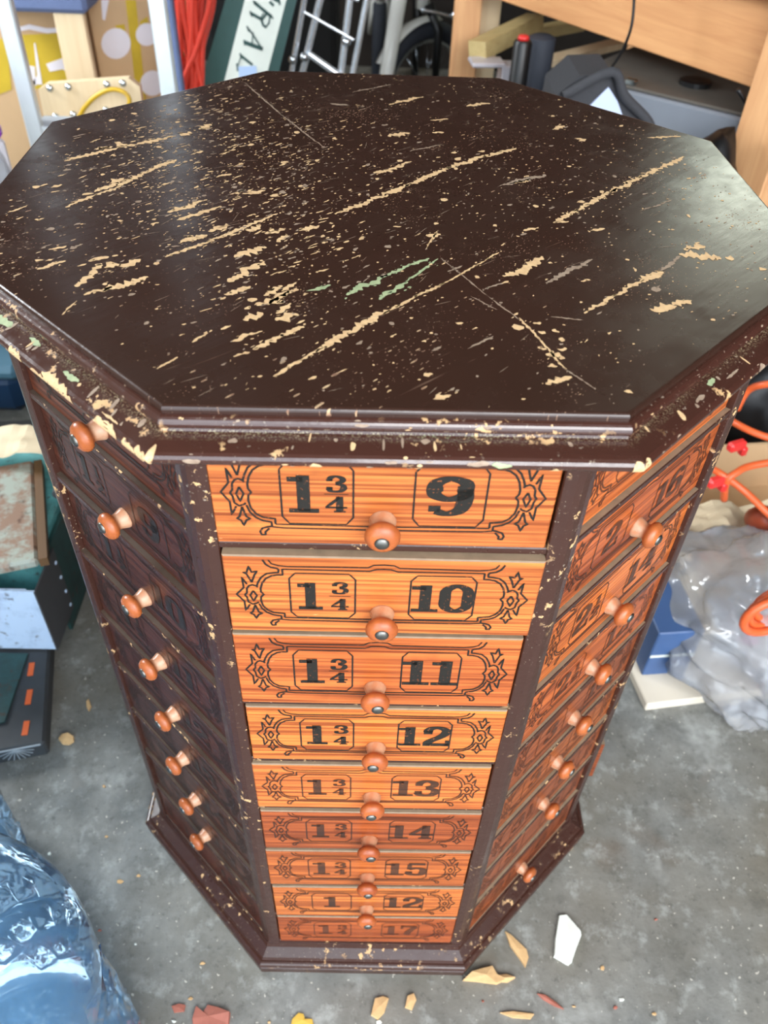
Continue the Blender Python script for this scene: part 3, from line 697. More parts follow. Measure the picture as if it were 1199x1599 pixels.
# turned knob, axis along local -Y
KM = Matrix.Rotation(math.radians(90), 4, 'X')
knob_prof = [(.0084, -.001), (.0084, .0012), (.0076, .0035), (.0066, .0065), (.0064, .0085), (.0074, .0100), (.0098, .0112), (.0110, .0134), (.0109, .0156), (.0094, .0180), (.0066, .0196), (.0030, .0200)]
knob_me = B().lathe(knob_prof, 28, 0, KM).build('knob', M_KNOB, None, smooth=True); knob_data = knob_me.data
bpy.data.objects.remove(knob_me)
scr = B().lathe([(.0048, .0192), (.0046, .0204), (.0034, .0214), (.0012, .0218)], 18, 0, KM).build('knob_screw', M_SCREW, None, smooth=True); scr_data = scr.data
bpy.data.objects.remove(scr)

FRONT = [('1', '34', '9'), ('1', '34', '10'), ('1', '34', '11'), ('1', '34', '12'), ('1', '34', '13'), ('1', '34', '14'), ('1', '34', '15'), ('1', None, '12'), ('1', '34', '17')]
LEFT = [('1', '12', '8'), ('1', '12', '9'), ('1', '12', '10'), ('1', '12', '11'), ('1', '12', '12'), ('1', '12', '13'), ('1', '12', '14'), ('1', '12', '15'), ('1', '12', '16')]
RIGHT = [('2', None, '15'), ('2', None, '16'), ('2', '12', '14'), ('2', '12', '12'), ('3', None, '10'), ('3', None, '9'), ('3', '12', '8'), ('3', None, '7'), ('2', '12', '6')]
# tint of each board (the woods have aged differently) and how much of the ink is left
TF = [((.92, .90, .92), 1), ((1.0, .98, .96), 1), ((.84, .72, .72), 1), ((1.08, 1.04, .9), 1), ((1.0, .92, .85), .9), ((.62, .48, .5), .85), ((.84, .74, .66), .85), ((1.0, .95, .85), .9), ((.62, .46, .42), .7)]
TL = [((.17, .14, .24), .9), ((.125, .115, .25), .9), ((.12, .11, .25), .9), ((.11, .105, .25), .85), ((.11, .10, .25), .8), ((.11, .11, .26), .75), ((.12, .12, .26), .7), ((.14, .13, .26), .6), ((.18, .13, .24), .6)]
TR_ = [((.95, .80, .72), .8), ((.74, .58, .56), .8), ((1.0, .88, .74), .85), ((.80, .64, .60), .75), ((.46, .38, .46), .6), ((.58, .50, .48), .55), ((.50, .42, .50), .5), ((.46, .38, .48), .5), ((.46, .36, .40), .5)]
PROUD = {0: [.0006, .0050, .0024, .0014, .0020, .0022, .0014, .0016, .0008], 7: [-.004, -.005, -.005, -.004, -.004, -.003, -.004, -.004, -.002], 1: [-.005, -.0045, -.004, -.003, -.003, -.004, -.003, -.004, -.002], 2: [-.003] * 9, 6: [-.003] * 9}
NOKNOB = {0: {8}, 7: {8}, 1: {0, 7}}
DW = FW_ - .0262
def drawer(face, row, spec, tint, slide=0.0):
    h_ = RTOPZ[row] - RBOT[row] - .0078
    if row == 0: h_ = .8282 - RBOT[0] - .0037
    left, fr, right = spec
    bb = drawer_mesh(left, fr, right, DW, h_)
    o = bb.build('drawer', [M_PINE, M_INK, M_EDGE], cab)
    a = math.radians(45 * face); pr = PROUD.get(face, PROUD[0])[row] + slide
    nrm = Vector((math.sin(a), -math.cos(a), 0)); tg = Vector((math.cos(a), math.sin(a), 0))
    o.location = nrm * (AP + pr) + Vector((0, 0, RBOT[row] + .0037)) + tg * rng.uniform(-.0012, .0012)
    o.rotation_euler = (rng.uniform(-.004, .004), rng.uniform(-.006, .006), a)
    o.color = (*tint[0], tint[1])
    if row in NOKNOB.get(face, ()): return o
    for nm, me in (('knob', knob_data), ('knob_screw', scr_data)):
        k = bpy.data.objects.new(nm, me); COL.objects.link(k); k.parent = o
        k.location = (rng.uniform(-.001, .001) + (.004 if face == 7 else 0), 0, .0225 + rng.uniform(-.001, .001))
        k.rotation_euler = (rng.uniform(-.03, .03), rng.uniform(-3, 3) if False else 0, rng.uniform(-.05, .05))
        if nm == 'knob': k.color = (1, 1, 1, 1) if face != 0 else rng.choice([(1, .92, .85, 1), (.85, .7, .62, 1), (1, .95, .9, 1)])
    return o
for r_ in range(9):
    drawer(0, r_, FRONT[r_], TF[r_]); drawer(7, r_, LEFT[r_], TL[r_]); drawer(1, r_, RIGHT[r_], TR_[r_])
for r_ in range(9):
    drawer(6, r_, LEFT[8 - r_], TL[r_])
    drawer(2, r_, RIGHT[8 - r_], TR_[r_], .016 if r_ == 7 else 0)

# ------------------------------------------------------------------ blue water jugs, near left corner
def jug(loc, label, rz):
    t = thing('water_jug', label, 'water jug', loc, rz, None)
    bb = B(); n = 48; vs = []; fs = []; prof = []
    R = .135
    prof = [(.0, .008), (.05, .004), (.11, 0), (.124, .008), (.132, .03)]
    zz = .03
    for i in range(1, 25): prof.append((R, .03 + .26 * i / 24))
    prof += [(.137, .30), (.1375, .335), (.136, .36), (.130, .385), (.116, .408), (.094, .428), (.064, .444), (.038, .454), (.030, .462), (.029, .485), (.0, .486)]
    for k, (r, z) in enumerate(prof):
        for j in range(n):
            a = 2 * PI * j / n; rr = r
            if .04 < z < .29 and r > .1:            # diamond facets moulded in the side
                m = abs(math.sin(a * 6 + z * 38)) * abs(math.sin(a * 6 - z * 38))
                rr = r - .018 * m
            vs.append((rr * math.cos(a), rr * math.sin(a), z))
    for k in range(len(prof) - 1):
        for j in range(n): fs.append((k * n + j, k * n + (j + 1) % n, (k + 1) * n + (j + 1) % n, (k + 1) * n + j))
    bb.add(vs, fs); bb.build('jug_body', M_JUG, t, smooth=True)
    B().lathe([(.033, .455), (.034, .458), (.034, .492), (.031, .496), (.005, .497)], 24).build('cap', M_BLUEB, t, smooth=True)
    return t
jug((-.372, -.432, 0), 'clear blue plastic water jug at the bottom left corner, nearest the camera', .1)
jug((-.566, -.226, 0), 'clear blue plastic water jug just behind the nearer one, only its rim showing', .5)

# ------------------------------------------------------------------ left side: black case, teal machine housing, clutter
t = thing('tool_case', 'flat worn black case with three orange marks on the floor left of the cabinet', 'case', (-.474, -.010, 0), math.radians(14))
bb = B().box((-.26, .105, .017), (.52, .21, .034), 0, 0, None, .004)
bb.build('lid', M_BCASE, t)
inv = Matrix.Rotation(-math.radians(14), 4, 'Z') @ Matrix.Translation((.474, .010, 0))
for x0, y0, x1, y1 in ((50, 1035, 47, 1055), (47, 1077, 43, 1100), (42, 1126, 38, 1148)):
    a = inv @ at_z(x0, y0, .0344); c = inv @ at_z(x1, y1, .0344); B().bar(a, c, .0085, .0012, (0, 0, 1)).build('orange_mark', M_ORANGE, t)
m = B(); c0 = Vector((-.042, -.0008, .030))
for k in range(9):
    a = math.radians(200 + 18 * k); m.bar(c0, c0 + Vector((math.cos(a) * .026, 0, math.sin(a) * .026)) , .0012, .0006, (0, 1, 0))
c1 = Vector((-.096, -.0008, .022)); m.tube([(c1.x + .012 * math.cos(i / 12 * 2 * PI), -.0006, .014 + .009 * math.sin(i / 12 * 2 * PI)) for i in range(12)], .0012, 5, 0, True)
m.bar((-.15, -.0006, .0325), (-.006, -.0006, .0325), .003, .0012, (0, 1, 0))
m.build('scratched_fan_pattern', M_SCRTCH, t)
m = B(); q = [inv @ at_z(*p, .036) for p in ((-70, 1020), (44, 1022), (8, 1128), (-70, 1150))]
m.add([tuple(v) for v in q] + [(v.x, v.y, v.z + .003) for v in q], [(0, 1, 2, 3), (4, 5, 6, 7), (0, 1, 5, 4), (1, 2, 6, 5), (2, 3, 7, 6), (3, 0, 4, 7)])
m.build('teal_panel', M_TEALD, t)

t = thing('tool_chest', 'rusty teal metal chest with a pale sheet-metal guard on its front, left of the cabinet', 'tool chest', (-.503, .155, 0))
B().box((-.21, .215, .10), (.40, .29, .20), 0, 0, None, .006).build('chest_body', [M_TEAL], t)
B().box((-.005, .215, .092), (.006, .29, .182)).build('side_panel', M_TEALD, t)
m = B().box((-.25, .002, .108), (.50, .003, .140)); m.bar((-.50, .002, .178), (-.012, .002, .178), .004, .005, (0, 1, 0)); m.build('front_guard', M_SHEET, t)
m = B().box((.0005, .046, .106), (.0025, .092, .142)); m.build('side_guard', M_DSHEET, t)
for k in range(4): B().lathe([(.0032, 0), (.003, .0015), (.001, .002)], 10, 0, Matrix.Translation((.0017, .084, .05 + .034 * k)) @ Matrix.Rotation(PI / 2, 4, 'Y')).build('rivet', M_SHEET, t)
la = at_z(66, 872, .2205); lb = at_z(58, 716, .2205); ll = (lb - la).length
o = B().box((-.125, ll / 2, .010), (.235, ll, .018), 0, 0, None, .004)
lid = thing('metal_plate', 'square rust-spotted plate lying on top of the teal chest', 'plate', (la.x, la.y, .2015), math.atan2(lb.y - la.y, lb.x - la.x) - PI / 2)
o.build('plate', M_RUSTY, lid); B().box((.0, ll / 2, .009), (.013, ll - .004, .016)).build('edge_strip', mat_lumber('brown_wood_edge', (120, 86, 50), (70, 48, 28), 'y'), lid)
tag(B().tube([(-.517, .435, .210), (-.512, .335, .210)], .009, 12).build('pipe_fitting', M_DSHEET, smooth=True, angle=.6), 'small dark metal pipe lying on the teal chest beside the plate', 'pipe')
# crumpled paper on the chest
def crumple(name, c, sx, sy, sz, m, seed, n=14, amp=.35, parent=None, rz=0):
    bb = B(); vs = []; fs = []
    for i in range(n + 1):
        for j in range(n + 1):
            x = (i / n - .5) * sx; y = (j / n - .5) * sy
            d = noise.noise(Vector((x * 16, y * 16, seed))) + .5 * noise.noise(Vector((x * 40, y * 40, seed + 5)))
            vs.append((x * (1 + .2 * noise.noise(Vector((y * 9, seed, 0)))), y * (1 + .2 * noise.noise(Vector((x * 9, seed, 3)))), sz * .5 + d * sz * amp))
    for i in range(n):
        for j in range(n): a = i * (n + 1) + j; fs.append((a, a + 1, a + n + 2, a + n + 1))
    bb.add(vs, fs, 0, Matrix.Rotation(rz, 4, 'Z')); o = bb.build(name, m, parent, c, smooth=False)
    sm = o.modifiers.new('thick', 'SOLIDIFY'); sm.thickness = .0012; return o
tag(crumple('crumpled_paper', (-.610, .425, .222), .17, .07, .05, M_PAPER, 3), 'crumpled brown paper behind the rusty plate on the teal chest', 'paper')
t = thing('storage_tote', 'blue-grey plastic tote standing behind the teal chest', 'tote', (-1.02, .99, 0))
B().box((0, 0, .05), (.5, .34, .10), 0, 0, None, .02).build('tote_body', M_TOTED, t); B().box((0, 0, .115), (.53, .37, .035), 0, 0, None, .012).build('tote_lid', M_TOTE, t)
tag(B().box((-.72, .65, .03), (.40, .18, .06), .1, 0, None, .015).build('black_bin', M_BLACKM), 'low black bin between the teal chest and the tote', 'bin')  # black slab added in place of the shadow behind the chest

# ------------------------------------------------------------------ background left: ladder, boxes, cords
t = thing('step_ladder', 'white aluminium step ladder standing behind the cabinet on the left', 'ladder')
YL = 1.2
pa = at_y(61, 224, YL); pb = at_y(266, 152, YL)
for p in (pa, pb):
    m = B(); m.box((p.x, YL, .85), (.034, .022, 1.70), 0, 0, None, .003)
    m.build('ladder_rail', M_ALU, t)
    B().box((p.x - .015, YL + .018, .85), (.004, .03, 1.70)).build('rail_flange', M_ALU, t)
    B().box((p.x, YL, .012), (.05, .04, .024), 0, 0, None, .004).build('ladder_foot', M_BLACK, t)
for k in range(5):
    B().box(((pa.x + pb.x) / 2, YL + .03, .18 + .30 * k), (pb.x - pa.x, .07, .022)).build('ladder_step', M_ALU, t)
# cardboard boxes with their print
YA = 1.71
t = thing('cardboard_box', 'cardboard box with yellow and white print behind the ladder, far left', 'box')
zt = at_y(60, 21, 1.58).z; xl = at_y(-90, 100, YA).x; xr = at_y(146, 100, YA).x
B().box(((xl + xr) / 2, YA + .2, zt / 2), (xr - xl, .4, zt), 0, 0, None, .004).build('carton', M_CARD, t)
m = B(); yy = YA - .001
def printed(m, pts, mi): m.slab(pts, YA - .0016 - mi * .0008, .0012, mi)
m.slab([(22, 55), (96, 52), (106, 118), (112, 132), (48, 140), (26, 128)], YA - .0016, .0014, 0)
m.slab([(-10, 62), (10, 60), (18, 140), (-8, 150)], YA - .0016, .0014, 0)
m.slab([(24, 44), (45, 38), (72, 44), (96, 44), (96, 50), (74, 52), (46, 46), (24, 50)], YA - .0028, .0014, 1)
m.slab([(53, 68), (55, 67), (66, 132), (48, 132), (58, 118)], YA - .0028, .0014, 1)
m.slab([(72, 100), (100, 90), (104, 100), (110, 116), (98, 108), (78, 112)], YA - .0028, .0014, 1)
m.slab([(42, 102), (54, 104), (56, 134), (48, 132)], YA - .0028, .0014, 1)
m.build('printed_pattern', [M_YEL, M_WHT], t)
YB = 1.72
t = thing('cardboard_box', 'tall cardboard box with white discs and a yellow band, beside the right ladder rail', 'box')
p0 = at_y(148, 80, YB).x; p1 = at_y(262, 80, YB).x
B().box(((p0 + p1) / 2, YB + .18, .45), (p1 - p0, .36, .90), 0, 0, None, .004).build('carton', M_CARD, t)
m = B()
def disc(cx, cy, r): return [(cx + r * math.cos(2 * PI * k / 20), cy + r * 1.05 * math.sin(2 * PI * k / 20)) for k in range(20)]
m.slab([(196, 0), (212, 0), (228, 158), (214, 158)], YB - .0016, .0014, 0)
m.slab([(180, 40), (194, 38), (200, 70), (188, 66)], YB - .0016, .0014, 0); m.slab([(218, 34), (230, 26), (236, 60), (222, 52)], YB - .0016, .0014, 0)
m.slab(disc(181, 68, 23), YB - .0028, .0014, 1); m.slab(disc(229, 54, 17), YB - .0028, .0014, 1); m.slab(disc(238, 130, 19), YB - .0028, .0014, 1); m.slab([(158, 0), (170, 0), (164, 32), (160, 30)], YB - .0028, .0014, 1)
m.build('printed_pattern', [M_YEL, M_WHT], t)
fx0 = at_y(-60, 10, 1.6).x; fx1 = at_y(138, 10, 1.6).x
tag(B().box(((fx0 + fx1) / 2, 1.648, zt + .048), (fx1 - fx0, .135, .095), 0, 0, None, .01).build('foam_pad', M_FOAM), 'blue-grey foam pad lying on top of the yellow printed box', 'foam pad')
p = at_y(122, 70, 1.62); 
tag(B().box((p.x, 1.60, (zt + .0) / 2), (.072, .022, zt - .001), 0, 0, None, .002).build('wooden_plank', M_PALE), 'pale pine plank standing upright under the blue foam pad', 'plank')
t = thing('wooden_board', 'pale wooden board with clipped corners and screws, in front of the boxes', 'board')
YW = 1.42
q = [at_y(*p, YW) for p in ((60, 140), (72, 131), (200, 122), (218, 136), (224, 190), (62, 200))]
pts = [(v.x, v.z) for v in q[:4]] + [(q[4].x, .0), (q[5].x, .0)]
B().prism(pts, Matrix.Translation((0, YW, 0)), .02).build('board', M_PALE, t)
for px, py in ((78, 138), (107, 136), (167, 132), (192, 130), (87, 182), (115, 179), (166, 172)):
    v = at_y(px, py, YW); B().lathe([(.0085, 0), (.008, .003), (.004, .006), (.001, .0065)], 14, 0, Matrix.Translation((v.x, YW, v.z)) @ KM).build('screw_head', M_CHROME, t, smooth=True)
yc = [(62, 186), (90, 196), (120, 186), (132, 168), (150, 150), (172, 140), (192, 143), (202, 155), (200, 175), (206, 200)]
tag(B().tube(crom([at_y(*p, YW - .03 - .002 * i) for i, p in enumerate(yc)], 5), .0052, 8).build('extension_cord', M_YCORD, smooth=True), 'yellow cord looped over the clipped-corner wooden board', 'cord')
# clear bag with purple and white package, far left
def blob(name, c, r, m, seed, parent=None, amp=.25, sub=4, flat=0, f=6):
    bm = bmesh.new(); bmesh.ops.create_icosphere(bm, subdivisions=sub, radius=1)
    for v in bm.verts:
        p = v.co.copy(); d = 1 + amp * noise.noise(p * 1.6 + Vector((seed, 0, 0))) + amp * .5 * (abs(noise.noise(p * f * .6 + Vector((0, seed, 0)))) * 2 - .5) + amp * .22 * noise.noise(p * f + Vector((0, 0, seed)))
        if m is M_BAG: d += .05 - .28 * min(.35, abs(noise.noise(Vector((p.x * 2.2, p.y * 1.2, p.z * 2.6)) + Vector((3, seed, 1))))) - .07 * min(.3, abs(noise.noise(Vector((p.x * 7, p.y * 2.5, p.z * 4)) + Vector((seed, 9, 1)))))
        q = Vector((p.x * r[0] * d, p.y * r[1] * d, p.z * r[2] * d))
        if flat and q.z < -flat: q.z = -flat
        v.co = q
    me = bpy.data.meshes.new(name); bm.to_mesh(me); bm.free(); me.materials.append(m)
    me.polygons.foreach_set('use_smooth', [True] * len(me.polygons))
    o = bpy.data.objects.new(name, me); COL.objects.link(o); o.location = c
    if parent: o.parent = parent
    return o
p = at_y(-5, 205, 1.05)
tag(blob('plastic_bag', (p.x - .11, 1.02, .31), (.13, .12, .31), M_BAG2, 2.2, flat=.305), 'grey clear plastic bag bulging behind the left end of the cabinet', 'bag')
m = B(); v = at_y(34, 205, 1.08)
t = thing('packet', 'white packet with a purple corner inside the grey clear bag', 'packet', (v.x - .06, 1.06, .31))
B().box((0, 0, .10), (.05, .03, .20), .2, 0, None, .008).build('packet_body', M_WHT, t); B().box((0, -.001, .215), (.052, .032, .03), .2, 0, None, .008).build('packet_cap', plain('purple_film', (150, 60, 190), .4), t)
# strip coloured blue-grey for the shaded flange of the right ladder rail
v = at_y(271, 60, 1.44)
tag(B().box((v.x - .004, 1.455, .6), (.020, .03, 1.2), 0, 0, None, .004).build('foam_strip', M_FOAM), 'narrow blue-grey board standing beside the right ladder rail', 'board')
# hanging red cords
YC = 1.52
m = B(); rr = random.Random(5)
for k in range(13):
    x0 = 262 + k * 6.2 + rr.uniform(-3, 3); x1 = 274 + 46 * ((k * 5) % 13) / 13; x2 = 268 + 54 * ((k * 7) % 13) / 13
    dy = rr.uniform(-.03, .03)
    pts = [at_y(x0 + rr.uniform(-6, 6), -90, YC + dy), at_y(x0, 0, YC + dy), at_y((x0 + x1) / 2 + rr.uniform(-5, 5), 75, YC + dy * .6), at_y(x1, 150, YC + dy * .4), at_y(x2, 260, YC)]
    m.tube(crom(pts, 5), .0066, 8)
p0 = at_y(300, 262, YC)
m.tube([at_y(262, 258, YC), p0, at_y(328, 256, YC)], .028, 8)
m.tube([at_y(255, -92, YC), at_y(350, -92, YC)], .03, 8)
tag(m.build('cord_bundle', M_RCORD, smooth=True), 'bundle of red-orange extension cord hanging between the ladder and the green sign', 'cord')
# green sign leaning
YS = 1.62
t = thing('painted_sign', 'green-bordered white sign board with dark capital letters, leaning on its side', 'sign')
def line_ext(a, b, k): return (a[0] + (b[0] - a[0]) * k, a[1] + (b[1] - a[1]) * k)
lo, hi = 5.0, -1.2
B().slab([line_ext((352, 0), (320, 107), hi), line_ext((463, 0), (435, 113), hi), line_ext((463, 0), (435, 113), 4.2), line_ext((352, 0), (320, 107), 4.4)], YS, .03).build('sign_board', M_SGREEN, t)
B().slab([line_ext((382, 0), (350, 127), -1), line_ext((447, 0), (417, 115), -1), line_ext((447, 0), (417, 115), 4), line_ext((382, 0), (350, 127), 3.6)], YS - .003, .004).build('sign_face', M_SWHITE, t)
m = B(); yl = YS - .0042
def stroke(pts, wpx):
    q = [at_y(320 + x / 6, y / 6, yl) for x, y in pts]
    for i in range(len(q) - 1):
        d = (q[i + 1] - q[i]).normalized(); m.bar(q[i] - d * .0015, q[i + 1] + d * .0015, wpx / 6 * .0018, .0016, (0, 1, 0))
for pts, wd in (([(465, 25), (620, 155)], 24), ([(455, 10), (480, 42)], 12), ([(605, 135), (635, 170)], 12), ([(430, 125), (520, 175)], 22), ([(425, 110), (440, 150)], 12), ([(520, 175), (545, 130)], 10),
                ([(575, 130), (530, 190), (545, 235), (570, 255)], 18), ([(610, 150), (600, 215), (570, 255)], 12), ([(400, 262), (440, 310), (535, 462)], 12), ([(375, 398), (535, 458)], 30), ([(450, 310), (440, 425)], 10),
                ([(395, 250), (410, 290)], 12), ([(365, 380), (372, 418)], 12), ([(335, 520), (440, 605)], 20), ([(330, 505), (340, 545)], 12), ([(335, 540), (305, 625)], 8), ([(300, 600), (306, 660)], 12),
                ([(610, 20), (640, 50)], 20), ([(540, -60), (690, 10)], 24), ([(690, -40), (700, 40)], 14)):
    stroke(pts, wd)
m.build('lettering', M_SGREEN, t)
B().slab([(372, 104), (400, 103), (402, 122), (374, 126)], YS - .0052, .0012).build('tape', M_SBLUE, t)
# chrome tube frame
YF = 1.85
t = thing('folding_cart', 'chrome tube folding frame leaning between the green sign and the child bike', 'cart')
M_TUBE = plain('bright_chrome_tube', (236, 240, 246), .22, .75, .04, 40)
def tb(name, a, b_, r, y0=YF, y1=None, mat=M_TUBE):
    A = at_y(*a, y0); Bb = at_y(*b_, y1 or y0); B().tube([A, Bb], r, 12).build(name, mat, t, smooth=True, angle=.6)
for a, c, r in (((475, 0), (452, 130), .008), ((502, -10), (468, 130), .010), ((546, 0), (531, 125), .010), ((574, -10), (548, 130), .009)):
    a2 = line_ext(a, c, -.8); c2 = line_ext(a, c, 2.9); tb('frame_tube', a2, c2, r)
for a, c, r in (((474, 18), (552, 62), .004), ((482, 84), (536, 122), .009), ((496, -30), (560, 0), .006)): tb('cross_tube', a, c, r, YF - .015)
for px, py in ((457, 92), (475, 88), (541, 64)):
    v = at_y(px, py, YF - .01); B().lathe([(.011, 0), (.012, .01), (.006, .016), (.001, .017)], 12, 0, Matrix.Translation(v) @ KM).build('bolt', M_CHROME, t, smooth=True)
# child bicycle
t = thing('bicycle', 'small white bicycle with a black tyre standing behind the cabinet, front wheel turned', 'bicycle')
c = at_y(662, 138, 2.45); RW = .222
ax = Vector((math.cos(math.radians(38)), math.sin(math.radians(38)), 0))        # rolling direction of the turned wheel
cz = RW + .004; c = Vector((c.x, 2.45, cz))
wp = lambda r, a: c + ax * (r * math.cos(a)) + Vector((0, 0, r * math.sin(a)))
B().tube([wp(RW - .028, 2 * PI * k / 48) for k in range(48)], .028, 12, 0, True).build('tyre', M_TYRE, t, smooth=True)
m = B().tube([wp(RW - .058, 2 * PI * k / 48) for k in range(48)], .010, 8, 0, True)
nrm = ax.cross(Vector((0, 0, 1)))
for k in range(20): m.tube([c + nrm * (.02 if k % 2 else -.02), wp(RW - .06, 2 * PI * k / 20)], .0012, 4)
m.tube([c - nrm * .05, c + nrm * .05], .016, 12)
m.build('wheel_rim', M_CHROME, t, smooth=True)
up_ = Vector((-.03, .0, 1)).normalized()
for s in (-1, 1):
    B().tube([c + nrm * .055 * s, c + nrm * .055 * s + Vector((-.0, 0, .20)), c + nrm * .03 * s + Vector((-.02, 0, RW + .05))], [.011, .015, .017], 12).build('fork_leg', M_BLACK, t, smooth=True)
B().tube([c + Vector((-.02, 0, RW + .035)), c + Vector((-.04, 0, RW + .26))], .024, 14).build('head_tube', M_BIKEW, t, smooth=True)
tA = at_y(626, -20, 2.30); tB = at_y(598, 150, 2.30)
B().tube([tA, tB, tB + (tB - tA) * .6], .024, 14).build('frame_tube', M_BIKEW, t, smooth=True)
m = B(); vs = []; 
fen = [[wp(RW + .014 - abs(j) * .004, math.radians(80 + 5 * k)) + nrm * (.014 * j) for j in (-2, -1, 0, 1, 2)] for k in range(15)]
for row in fen: vs += row
m.add(vs, [(k * 5 + j, k * 5 + j + 1, (k + 1) * 5 + j + 1, (k + 1) * 5 + j) for k in range(14) for j in range(4)])
o = m.build('fender', M_BIKEW, t, smooth=True); sm = o.modifiers.new('thick', 'SOLIDIFY'); sm.thickness = .002
m = B(); v0 = c + Vector((.0, -.05, RW + .02))
m.tube(crom([v0 + Vector((-.03, 0, .02)), v0 + Vector((.04, 0, .01)), v0 + Vector((.09, 0, -.01)), v0 + Vector((.11, 0, -.08)), v0 + Vector((.16, 0, -.13))], 5), .006, 8)
m.tube([v0 + Vector((.07, 0, .0)), v0 + Vector((.10, 0, .02))], .012, 8); m.tube([v0 + Vector((.14, 0, -.12)), v0 + Vector((.19, 0, -.14))], .011, 8)
m.build('brake_lever', M_CHROME, t, smooth=True)
hb = c + Vector((-.04, 0, RW + .26)); back = hb + Vector((-.12, .62, -.10))
m = B().tube([hb, back], .018, 12).tube([hb - Vector((0, 0, .05)), back + Vector((0, 0, -.22))], .018, 12).tube([back + Vector((0, 0, .10)), back + Vector((0, 0, -.24))], .016, 12)
m.build('frame', M_BIKEW, t, smooth=True)
B().tube([hb + Vector((-.24, .05, .14)), hb + Vector((-.1, 0, .10)), hb + Vector((.1, 0, .10)), hb + Vector((.24, .05, .14))], .012, 10).build('handlebar', M_CHROME, t, smooth=True)
rc = back + Vector((0, .16, 0)); rc.z = RW + .004
B().tube([rc + Vector((.0, (RW - .028) * math.cos(2 * PI * k / 40), (RW - .028) * math.sin(2 * PI * k / 40))) for k in range(40)], .028, 10, 0, True).build('tyre', M_TYRE, t, smooth=True)
m = B()
for s in (-1, 1): m.tube([rc + Vector((.04 * s, 0, 0)), back + Vector((.02 * s, 0, 0))], .009, 8); m.tube([rc + Vector((.04 * s, 0, 0)), back + Vector((.02 * s, 0, -.22))], .009, 8)
m.build('rear_stay', M_BIKEW, t, smooth=True)
B().box(back + Vector((0, .02, .12)), (.10, .22, .05), 0, 0, None, .02).build('saddle', M_BLACK, t)
# black block added for the shadows among the clutter that closes the view
tag(B().box((-.35, 2.45, .45), (.42, .3, .9), 0, 0, None, .02).build('black_crate', M_BLACKM), 'tall black crate standing behind the chrome tube frame', 'crate')

# ------------------------------------------------------------------ the work bench on the right
t = thing('work_bench', 'rough timber work bench with a thick rail, behind the cabinet on the right', 'bench')
ra = at_z(779, 0, .70); rb_ = at_z(1187, 142, .70); dr = (rb_ - ra).normalized(); ang = math.atan2(dr.y, dr.x)
nb = Vector((-dr.y, dr.x, 0))       # away from the camera
A0 = ra - dr * .12; A1 = rb_ + dr * .10
mid = (A0 + A1) / 2; L = (A1 - A0).length
RX = Matrix.Rotation(ang, 4, 'Z')
def bx(name, cx, cy, cz, sx, sy, sz, m):          # in bench coordinates: x along the rail, y away from the camera
    o = B().box((cx, cy, cz), (sx, sy, sz), 0, 0, None, .002).build(name, m, t); o.matrix_parent_inverse = Matrix.Identity(4)
    o.location = mid - Vector((0, 0, mid.z)); o.rotation_euler = (0, 0, ang); return o
bx('front_rail', 0, .019, .70 + .07, L - .02, .038, .14, M_LUMX)
bx('bench_leg', L / 2 - .052, -.019, .42, .088, .038, .84, M_LUMZ)
bx('bench_leg', L / 2 - .052, .62, .42, .088, .038, .84, M_LUMZ)
bx('bench_leg', -L / 2 + .02, .62, .42, .088, .038, .84, M_LUMZ)
bx('back_rail', 0, .59, .77, L - .02, .038, .14, M_LUMX)
bx('bench_top', 0, .31, .852, L + .10, .74, .022, M_LUMX)
v = at_y(726, 60, 1.62)
B().box((v.x, 1.62, .42), (.064, .038, .84), 0, 0, None, .002).build('bench_leg', M_LUMZ, t)
v2 = at_y(763, 40, 1.66)
B().box((v2.x, 1.67, .42), (.05, .038, .84), 0, 0, None, .002).build('bench_leg', M_PALE, t)
# under the bench
def stick(label, a, b_, y0, y1, wx, wy, m=M_SCRAP):
    o = B().bar(at_y(*a, y0), at_y(*b_, y1), wx, wy, (0, 1, 0)).build('timber_offcut', m); return tag(o, label, 'timber offcut', None)
stick('thick pale offcut poking out under the bench rail beside the far leg', (745, 78), (835, 34), 1.45, 1.62, .035, .05)
stick('thinner offcut lying just below the thick one under the rail', (775, 62), (905, 38), 1.66, 1.74, .022, .05)
stick('thin offcut slanting towards the grey case under the bench', (840, 100), (965, 68), 1.40, 1.62, .014, .04, M_PALE)
m = B(); v = at_y(760, 97, 1.42); v2 = at_y(790, 115, 1.40)
m.box((v.x, 1.42, v.z), (.078, .06, .010), .1, 0, None, .003); m.box((v2.x + .004, 1.42, v.z - .05), (.034, .05, .10), .1, 0, None, .003)
m.box((v2.x + .004, 1.42, (v.z - .1) / 2), (.02, .02, v.z - .1), 0, 0, None, .002)
tag(m.build('metal_bracket', M_BRKT), 'pale L-shaped metal bracket in front of the offcuts', 'bracket')
t = thing('spray_can', 'black cylinder with a red top beside the metal bracket', 'can')
v = at_y(812, 100, 1.30); vt = at_y(812, 62, 1.30)
B().lathe([(.019, 0), (.02, .004), (.02, vt.z - .006), (.016, vt.z)], 20, 0, Matrix.Translation((v.x, 1.30, 0))).build('can_body', M_BLACK, t, smooth=True, angle=.6)
B().lathe([(.012, vt.z), (.012, vt.z + .006), (.009, vt.z + .009)], 16, 0, Matrix.Translation((v.x, 1.30, 0))).build('can_top', M_REDP, t, smooth=True)
v = at_y(836, 100, 1.34)
tag(B().lathe([(.028, 0), (.03, .004), (.03, at_y(836, 60, 1.34).z), (.02, at_y(836, 56, 1.34).z)], 24, 0, Matrix.Translation((v.x + .008, 1.35, 0))).build('dark_pipe', plain('dark_grey_pipe', (58, 62, 72), .6), smooth=True, angle=.6), 'dark grey upright pipe right of the red-topped black cylinder', 'pipe')
